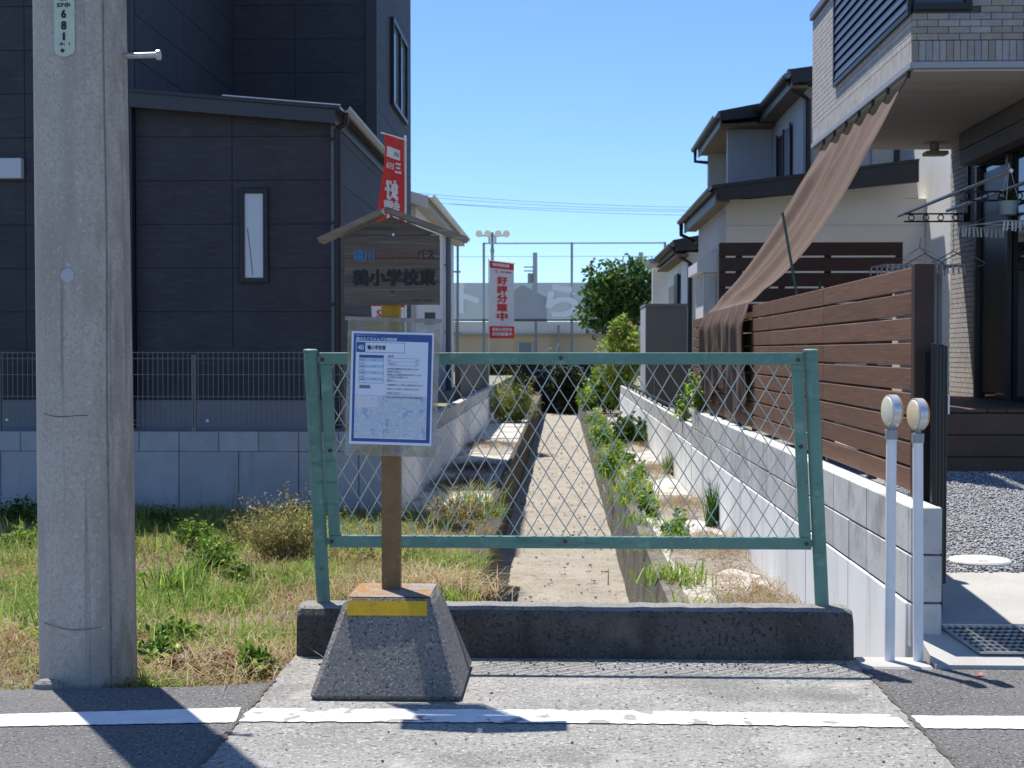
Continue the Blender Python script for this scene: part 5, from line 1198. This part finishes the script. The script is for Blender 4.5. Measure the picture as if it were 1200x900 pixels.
# overhead cables
cab = [((300, 205), (700, 240), (1100, 236), 45), ((300, 222), (700, 246), (1100, 243), 45), ((300, 214), (690, 249), (1100, 247), 46), ((300, 208), (690, 243), (1100, 239), 46.5)]
for i, (a_, b_, c_, Y_) in enumerate(cab):
    A_, B_, C_ = P(*a_, Y=Y_), P(*b_, Y=Y_), P(*c_, Y=Y_); m = MB(); m.tube([A_ * ((1 - t) ** 2) + (B_ * 2 - (A_ + C_) / 2) * (2 * t * (1 - t)) + C_ * (t * t) for t in np.linspace(0, 1, 24)], .006, 5)
    mk('overhead_cable', m, CABLE, label=('uppermost', 'third from the top', 'lowest', 'second from the top')[i] + ' of four thin dark overhead cables crossing the open sky', cat='cable', group='overhead cables')

# ================================================================== plants
def tree(name, label, base, rad, zc, nl, n, size, pals, w, trunk_r):
    base = Vector(base); t = thing(name, base, label, 'tree'); pts, li = lobes((base.x, base.y, zc), rad, nl, n, .5); tone = RNG.uniform(.65, 1.35, nl)[li][:, None]
    mk('crown', leaves(pts, size, pick(pals, w, n) * tone, .5, .4), LEAF, t)
    m = MB(); fork = Vector((base.x, base.y, zc - rad[2] * .75)); m.tube([base, base.lerp(fork, .5) + Vector((.05, 0, 0)), fork], [trunk_r, trunk_r * .85, trunk_r * .7], 10)
    for i in range(9):
        q = Vector(pts[RNG.integers(0, n)]); m.tube([fork, fork.lerp(q, .5) + Vector((0, 0, .15)), q], [trunk_r * .5, trunk_r * .3, trunk_r * .1], 6)
    mk('trunk', m, BARK, t, smooth=True)
tr = P(730, 380, Y=42); tree('evergreen_tree', 'dense dark evergreen tree rising behind the garden shed', (tr.x, 42, .2), (1.5, 1.2, 1.2), pxZ(349, 42), 40, 4600, .10, [DARKG, GREENS], [5, 1], .12)
bs = P(727, 412, Y=35.5); bush('garden_bush', 'bright yellow green bush with reddish tips at the far right bank', 'bush', (bs.x, 35.5, -.2), (.72, .55, 1.15), 20, 3000, .075, [LIME, OLIVE, RUSTY], [8, 2, 1], zc=1.20, style='lobe', asp=.4)
bush('climber', 'leafy green climber hanging over the canal end beside the dark screen', 'bush', (1.25, 36.5, LZ), (.62, .4, .75), 18, 1500, .07, [GREENS, LIME], [2, 3], zc=.65, style='lobe')

# lot weeds
def lz(x, y): return np.array([lotz(a_, b_) for a_, b_ in zip(x, y)])
def fbm(x, y, s):
    return (np.sin(x * s + 1.3) * np.sin(y * s * 1.1 + .4) + .6 * np.sin(x * s * 2.3 + y * s + 2) * np.sin(y * s * 1.9 - x) + .4 * np.sin(x * s * 4.7 + 1) * np.sin(y * s * 5.1 + 2)) / 2
n = 190000; gx = RNG.uniform(-6.6, -.56, n); gy = 5.2 + (8.6) * RNG.uniform(0, 1, n) ** 1.25
edge = np.where(gx < -1.1, 5.2, 5.95); keep = (gy > edge) & (gx > -.40 * gy - .1) & (np.hypot(gx - UX, gy - UY) > .2)
dens = .62 + .55 * fbm(gx, gy, 2.1) + .25 * fbm(gx, gy, 6); bare = np.exp(-(((gx + 1.75) / .35) ** 2 + ((gy - 7.6) / .5) ** 2)) + np.exp(-(((gx + 1.25) / .3) ** 2 + ((gy - 6.4) / .45) ** 2))
keep &= RNG.uniform(0, 1, n) < np.clip(dens - bare * .8, .10, 1); gx, gy = gx[keep], gy[keep]; n = len(gx)
g = fbm(gx + 3, gy, 1.5) + .45 * fbm(gx, gy + 5, 4) + .30 * np.exp(-((gx + 2.6) / .8) ** 2 - ((gy - 8.6) / 1.4) ** 2) + .12 * np.clip((gy - 7) / 4, -1, 1) - .25 * np.exp(-((gx + 1.2) / .5) ** 2)
g2 = g + RNG.normal(0, .16, n); gcol = np.where((g2 > .17)[:, None], pick([GREENS, LIME, OLIVE], [4, 3, 3], n), np.where((g2 > -.02)[:, None], pick([OLIVE, LIME, STRAW, RUSTY], [5, 1.5, 4, 2], n), pick([STRAW, RUSTY, OLIVE], [3, 4, 2], n)))
hh = np.where(g > .2, RNG.uniform(.05, .19, n), RNG.uniform(.02, .10, n)) * (1 - .45 * np.exp(-((gy - 5.3) / .35) ** 2))
mk('grass', blades(np.stack([gx, gy, lz(gx, gy) - .005], 1), hh, np.where(g > .12, .0030, .0022) * RNG.uniform(.7, 1.5, n), RNG.uniform(.3, 2.2, n), gcol), BLADE, label='patchy green and straw coloured grass covering the vacant lot', cat='grass', kind='stuff')
# creeping leafy ground cover and dry litter
n = 34000; gx = RNG.uniform(-6.5, -.65, n); gy = RNG.uniform(5.25, 13.7, n); sel = (fbm(gx, gy, 2.6) > .1) & (gx > -.40 * gy - .1) & (np.hypot(gx - UX, gy - UY) > .22) & ((gx < -1.12) | (gy > 5.95)); gx, gy = gx[sel], gy[sel]; n = len(gx)
gc = np.where((fbm(gx, gy, 1.3) > 0)[:, None], pick([GREENS, LIME], [3, 2], n), pick([RUSTY, OLIVE, GREENS], [3, 3, 1], n))
mk('ground_cover', leaves(np.stack([gx, gy, lz(gx, gy) + RNG.uniform(.0, .07, n)], 1), .0135, gc, .55, 1.0), LEAF, label='low creeping leaves among the grass of the vacant lot', cat='weeds', kind='stuff')
n = 7000; gx = RNG.uniform(-3.4, -.66, n); gy = 5.3 + 5.5 * RNG.uniform(0, 1, n) ** 1.5; sel = ((fbm(gx + 7, gy, 2.2) > .0) | (gx > -1.1)) & ((gx < -1.12) | (gy > 5.95)) & (np.hypot(gx - UX, gy - UY) > .2); gx, gy = gx[sel], gy[sel]; n = len(gx)
b0 = np.stack([gx, gy, lz(gx, gy) + .008], 1); mk('dry_litter', blades(b0, RNG.uniform(.04, .16, n), np.full(n, .0019), RNG.uniform(1.5, 3.5, n), pick([STRAW, RUSTY], [4, 1], n)), BLADE, label='dry straw litter lying on bare soil near the kerb', cat='straw', kind='stuff')
def lot_at(u, v):
    p = P(u, v, z=-.2)
    for _ in range(4): p = P(u, v, z=lotz(p.x, p.y))
    return p
q = lot_at(335, 655); bush('yellow_shrub', 'feathery yellow olive shrub growing before the long block wall', 'shrub', (q.x, q.y, lotz(q.x, q.y)), (.40, .3, .32), 18, 9500, .0145, [OLIVE, STRAW, RUSTY], [6, 3, 1], zc=.24, asp=.28, stems=14)
q = lot_at(285, 640); bush('yellow_shrub', 'small dark hollow sided olive bush at the foot of the yellow shrub', 'shrub', (q.x, q.y, lotz(q.x, q.y)), (.2, .2, .17), 8, 900, .018, [OLIVE, RUSTY], [4, 2], zc=.2, asp=.3, stems=8)
wl_ = [(250, 668, .20, .17, 'broad leafed bright green weed patch in the middle of the lot'), (282, 690, .12, .12, 'low clump of round green leaves beside bare soil'), (225, 640, .17, .15, 'leafy weed between the utility pole and the yellow shrub'), (192, 622, .18, .13, 'dark leafy weed at the foot of the block wall'),
       (20, 615, .30, .15, 'dark green leafy weeds below the wall left of the utility pole'), (205, 758, .10, .07, 'low green weed patch near the road edge'), (300, 790, .07, .07, 'small yellow green weed beside the concrete slab'), (185, 775, .09, .06, 'small green weed beside the foot of the utility pole'), (30, 640, .25, .10, 'pale green low weeds left of the utility pole')]
for (u, v, r_, h_, lab) in wl_:
    q = lot_at(u, v); bush('leafy_weed', lab, 'weed', (q.x, q.y, lotz(q.x, q.y)), (r_, r_, h_), 9, int(1500 * r_ / .2), .020, [GREENS, LIME, DARKG] if 'dark' not in lab else [DARKG, GREENS], [4, 3, 1] if 'dark' not in lab else [3, 2], zc=h_ * .7, stems=8)
for (u, v, r_, h_, lab_) in ((240, 793, .12, .06, 'wide withered brown weed at the edge of the asphalt'), (275, 785, .12, .05, 'withered red brown weed between asphalt edge and concrete slab'), (205, 795, .06, .05, 'small withered weed at the asphalt edge beside the utility pole')):
    q = lot_at(u, v); bush('dry_weed', lab_, 'weed', (q.x, q.y, lotz(q.x, q.y)), (r_, r_ * .7, h_), 8, 700, .010, [RUSTY, STRAW], [5, 1], group='withered weeds at the road edge', zc=h_ * .7, stems=10)
for (u, v, h_, n_, lab) in ((205, 705, .34, 90, 'tall green grass clump with arching blades beside the utility pole'), (225, 690, .30, 60, 'upright grass clump among leafy weeds in the lot'), (262, 715, .18, 60, 'short grass clump before the patch of bare soil'), (40, 745, .22, 22, 'single tall stalked grass left of the utility pole')):
    q = lot_at(u, v); tuft('grass_clump', lab, (q.x, q.y, lotz(q.x, q.y)), n_, h_, .07, .006, [GREENS, LIME], [3, 2])

# canal plants
tuft('grass_clump', 'grass tuft sprouting from the right canal ledge near the kerb', (.86, 9.6, LZ), 120, .20, .09, .005, [LIME, GREENS], [3, 2])
def on_ledge(u, v, z=LZ): return P(u, v, z=z)
q = on_ledge(744, 590); tuft('grass_clump', 'spiky grass clump on the right ledge among dirt and slabs', (q.x, q.y, LZ), 150, .42, .10, .006, [GREENS, LIME, STRAW], [3, 2, 1])
q = on_ledge(842, 616); tuft('grass_clump', 'narrow dark grass clump growing at the foot of the white panel wall', (WX - .06, q.y, LZ), 120, .46, .03, .006, [GREENS, DARKG], [3, 2], (.05, .35))
q = on_ledge(788, 557); tuft('grass_clump', 'small upright grass sprig at the wall foot further along the ledge', (WX - .05, q.y, LZ), 60, .36, .03, .006, [GREENS, OLIVE], [3, 2], (.05, .3))
q = on_ledge(742, 523); bush('broadleaf_plant', 'dark broad leafed plant against the right retaining wall', 'plant', (1.18, q.y, LZ), (.36, .5, .36), 12, 1100, .06, [DARKG, GREENS], [4, 1], zc=.34)
for i, (u, v, r_, h_, pal, lab) in enumerate(((716, 560, .16, .22, [GREENS, LIME], 'bushy green weed on the lip of the canal wall'), (705, 525, .20, .28, [GREENS, LIME], 'thick leafy weed overhanging the right canal wall'), (697, 500, .22, .22, [LIME, GREENS], 'pale green weed mound at the canal lip further back'), (690, 482, .34, .5, [LIME, GREENS], 'tall grassy weeds on the far right ledge'), (716, 478, .5, .55, [LIME, OLIVE], 'light green weeds before the far right retaining wall'))):
    q = on_ledge(u, v); bush('canal_weed', lab, 'weed', (q.x, q.y, LZ), (r_, r_ * 1.6, h_), 10, 1500, .028 + .01 * (i > 2), pal, [3, 2], zc=h_ * .7)
for i in range(15):
    y_ = 8.3 + i * 1.5; tuft('lip_grass', 'thin trailing grass along the lip of the right canal wall', (.73, y_ + random.uniform(-.3, .3), LZ + .02), 90, .20, .12, .0045, [LIME, STRAW, GREENS], [4, 1, 2], (.3, 1.4), 'grass along the canal lip')
q = on_ledge(573, 605); tuft('grass_clump', 'bright grass clump on the left canal lip with dry stalks', (-.84, q.y, LZ), 160, .42, .11, .006, [LIME, STRAW, GREENS], [3, 2, 1])
q = on_ledge(530, 610); bush('dry_weed', 'dry brown weed heap where the left ledge begins', 'weed', (q.x, 13.2, LZ), (.42, .4, .17), 10, 1600, .022, [STRAW, RUSTY, OLIVE], [3, 2, 1], zc=.12, asp=.25)
q = on_ledge(608, 494); bush('yellow_shrub', 'large rounded yellow green shrub at the far end of the left ledge', 'shrub', (-1.08, 31.5, LZ), (.60, .7, .62), 22, 12000, .034, [OLIVE, LIME, STRAW], [5, 3, 2], zc=.55, asp=.3, stems=10)
tuft('straw_mound', 'mound of pale dead grass slumped over the left canal lip', (-.83, 8.9, lotz(-.83, 8.9) + .02), 900, .26, .20, .0028, [STRAW, RUSTY], [6, 1], (1.2, 2.4), cat='straw')
tuft('straw_mound', 'heap of dead straw behind the brown sign post', (-1.25, 8.9, lotz(-1.25, 8.9) + .02), 700, .22, .24, .0028, [STRAW, RUSTY, OLIVE], [5, 2, 1], (1.0, 2.2), cat='straw')
tuft('grass_clump', 'fresh green grass clump on the left canal lip below the dead straw', (-.72, 8.3, lotz(-.72, 8.3)), 260, .17, .10, .004, [GREENS, LIME], [2, 3])
q = P(810, 470, X=1.52); bush('flowering_weed', 'leggy weed with small pink flowers on top of the block wall', 'weed', (1.50, 15.0, .60), (.14, .3, .34), 8, 500, .03, [GREENS, LIME], [3, 2], zc=.30)
bush('potted_seedling', 'young green plant beside the shade cloth at the far end of the slat fence', 'plant', (1.47, 16.7, .43), (.08, .14, .28), 7, 120, .04, [LIME, GREENS], [3, 1], zc=.3)
n = 60; bx_ = RNG.uniform(-1.10, -1.065, n); by_ = RNG.uniform(3.9, 5.2, n); mk('joint_weeds', blades(np.stack([bx_, by_, np.full(n, .004)], 1), RNG.uniform(.006, .022, n), np.full(n, .0015), RNG.uniform(.5, 1.5, n), pick([OLIVE, RUSTY], [2, 2], n)), BLADE, label='tiny weeds in the joint between slab and asphalt', cat='weeds', kind='stuff')
p = P(1148, 791, z=.004); m = MB(); m.grid(lambda u, v: (p.x + (u - .5) * .024, p.y + (v - .5) * .022, .006 + .012 * abs(u - .5) * 2 * v), 4, 3); mk('fallen_leaf', m, pm('red_leaf', (.40, .16, .13), None), label='small red fallen leaf on the asphalt by the drive', cat='leaf')

n = 5200; k_ = RNG.integers(0, 6, n); cy = np.array([7.9, 8.9, 11.2, 14.2, 18.5, 23.5])[k_] - .1; gx = np.clip(RNG.normal(1.2, .16, n), .72, 1.43); gy = cy + RNG.normal(0, .45, n)
mk('dry_litter', blades(np.stack([gx, gy, np.full(n, LZ + .055)], 1) + RNG.normal(size=(n, 3)) * np.array([0, 0, .008]), RNG.uniform(.03, .12, n), np.full(n, .0022), RNG.uniform(1.8, 3.8, n), pick([STRAW, RUSTY], [3, 2], n) * .8), BLADE, label='brown dead stalks lying on the right canal ledge', cat='straw', kind='stuff')
n = 2600; gx = np.clip(RNG.normal(-1.15, .2, n), -1.5, -.7); gy = RNG.choice([16.5, 18.7, 23.2], n) + RNG.normal(0, .4, n)
mk('dry_litter', blades(np.stack([gx, gy, np.full(n, LZ + .035)], 1), RNG.uniform(.03, .12, n), np.full(n, .003), RNG.uniform(1.8, 3.8, n), pick([RUSTY, STRAW], [3, 1], n) * .5), BLADE, label='dark rotten leaf litter lying on the left canal ledge', cat='straw', kind='stuff')
for i in range(11):
    y_ = 11.5 + i * 1.9 + random.uniform(-.3, .3); r_ = random.uniform(.10, .17); h_ = random.uniform(.09, .17)
    bush('lip_weed', 'green weed overhanging the lip of the right canal wall', 'weed', (.84 + random.uniform(-.08, .14), y_, LZ + .02), (r_ * .9, r_ * 2.6, h_), 8, 360, .030, [GREENS, LIME, DARKG], [3, 3, 1], group='weeds along the right canal lip', zc=h_)
for i in range(34):
    y_ = 5.9 + 7 * random.random() ** 1.2; x_ = -random.uniform(.9, 1) * (1.0 + .30 * y_ * random.random()) - .3
    if math.hypot(x_ - UX, y_ - UY) < .3 or (x_ > -1.3 and y_ < 6.2): continue
    r_ = random.uniform(.06, .14); h_ = random.uniform(.04, .09); kind_ = random.random()
    gr_ = kind_ < .6
    bush('lot_weed', 'low bright green leafy weed among the patchy grass of the vacant lot' if gr_ else 'low red brown weed among the patchy grass of the vacant lot', 'weed', (x_, y_, lotz(x_, y_)), (r_ * 1.5, r_ * 1.2, h_ * .8), 8, 260, .016, [LIME, GREENS] if gr_ else [RUSTY, OLIVE], [3, 2], group='green weeds scattered in the lot' if gr_ else 'brown weeds scattered in the lot')

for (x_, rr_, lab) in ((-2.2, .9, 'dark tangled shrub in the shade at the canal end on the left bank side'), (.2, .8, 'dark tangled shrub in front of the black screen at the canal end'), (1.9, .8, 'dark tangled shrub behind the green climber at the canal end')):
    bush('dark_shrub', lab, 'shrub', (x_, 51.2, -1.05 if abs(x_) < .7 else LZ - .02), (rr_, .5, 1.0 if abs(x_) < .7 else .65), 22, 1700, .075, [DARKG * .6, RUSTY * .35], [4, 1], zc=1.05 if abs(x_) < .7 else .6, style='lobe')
n = 5200; gx = RNG.uniform(-6.4, -.9, n); gy = 6.0 + 7.7 * RNG.uniform(0, 1, n) ** .7; sel = (fbm(gx + 2, gy + 1, 2.4) > -.15) & (gx > -.40 * gy - .1) & (np.hypot(gx - UX, gy - UY) > .3) & ((gx < -1.3) | (gy > 6.6)); gx, gy = gx[sel], gy[sel]; n = len(gx)
mk('tall_grass', blades(np.stack([gx, gy, lz(gx, gy) - .005], 1), RNG.uniform(.10, .34, n), RNG.uniform(.0016, .0034, n), RNG.uniform(.1, 1.1, n), pick([LIME, OLIVE, STRAW, GREENS], [3, 3, 3, 2], n)), BLADE, label='uneven tall stalks standing above the grass of the vacant lot', cat='grass', kind='stuff')
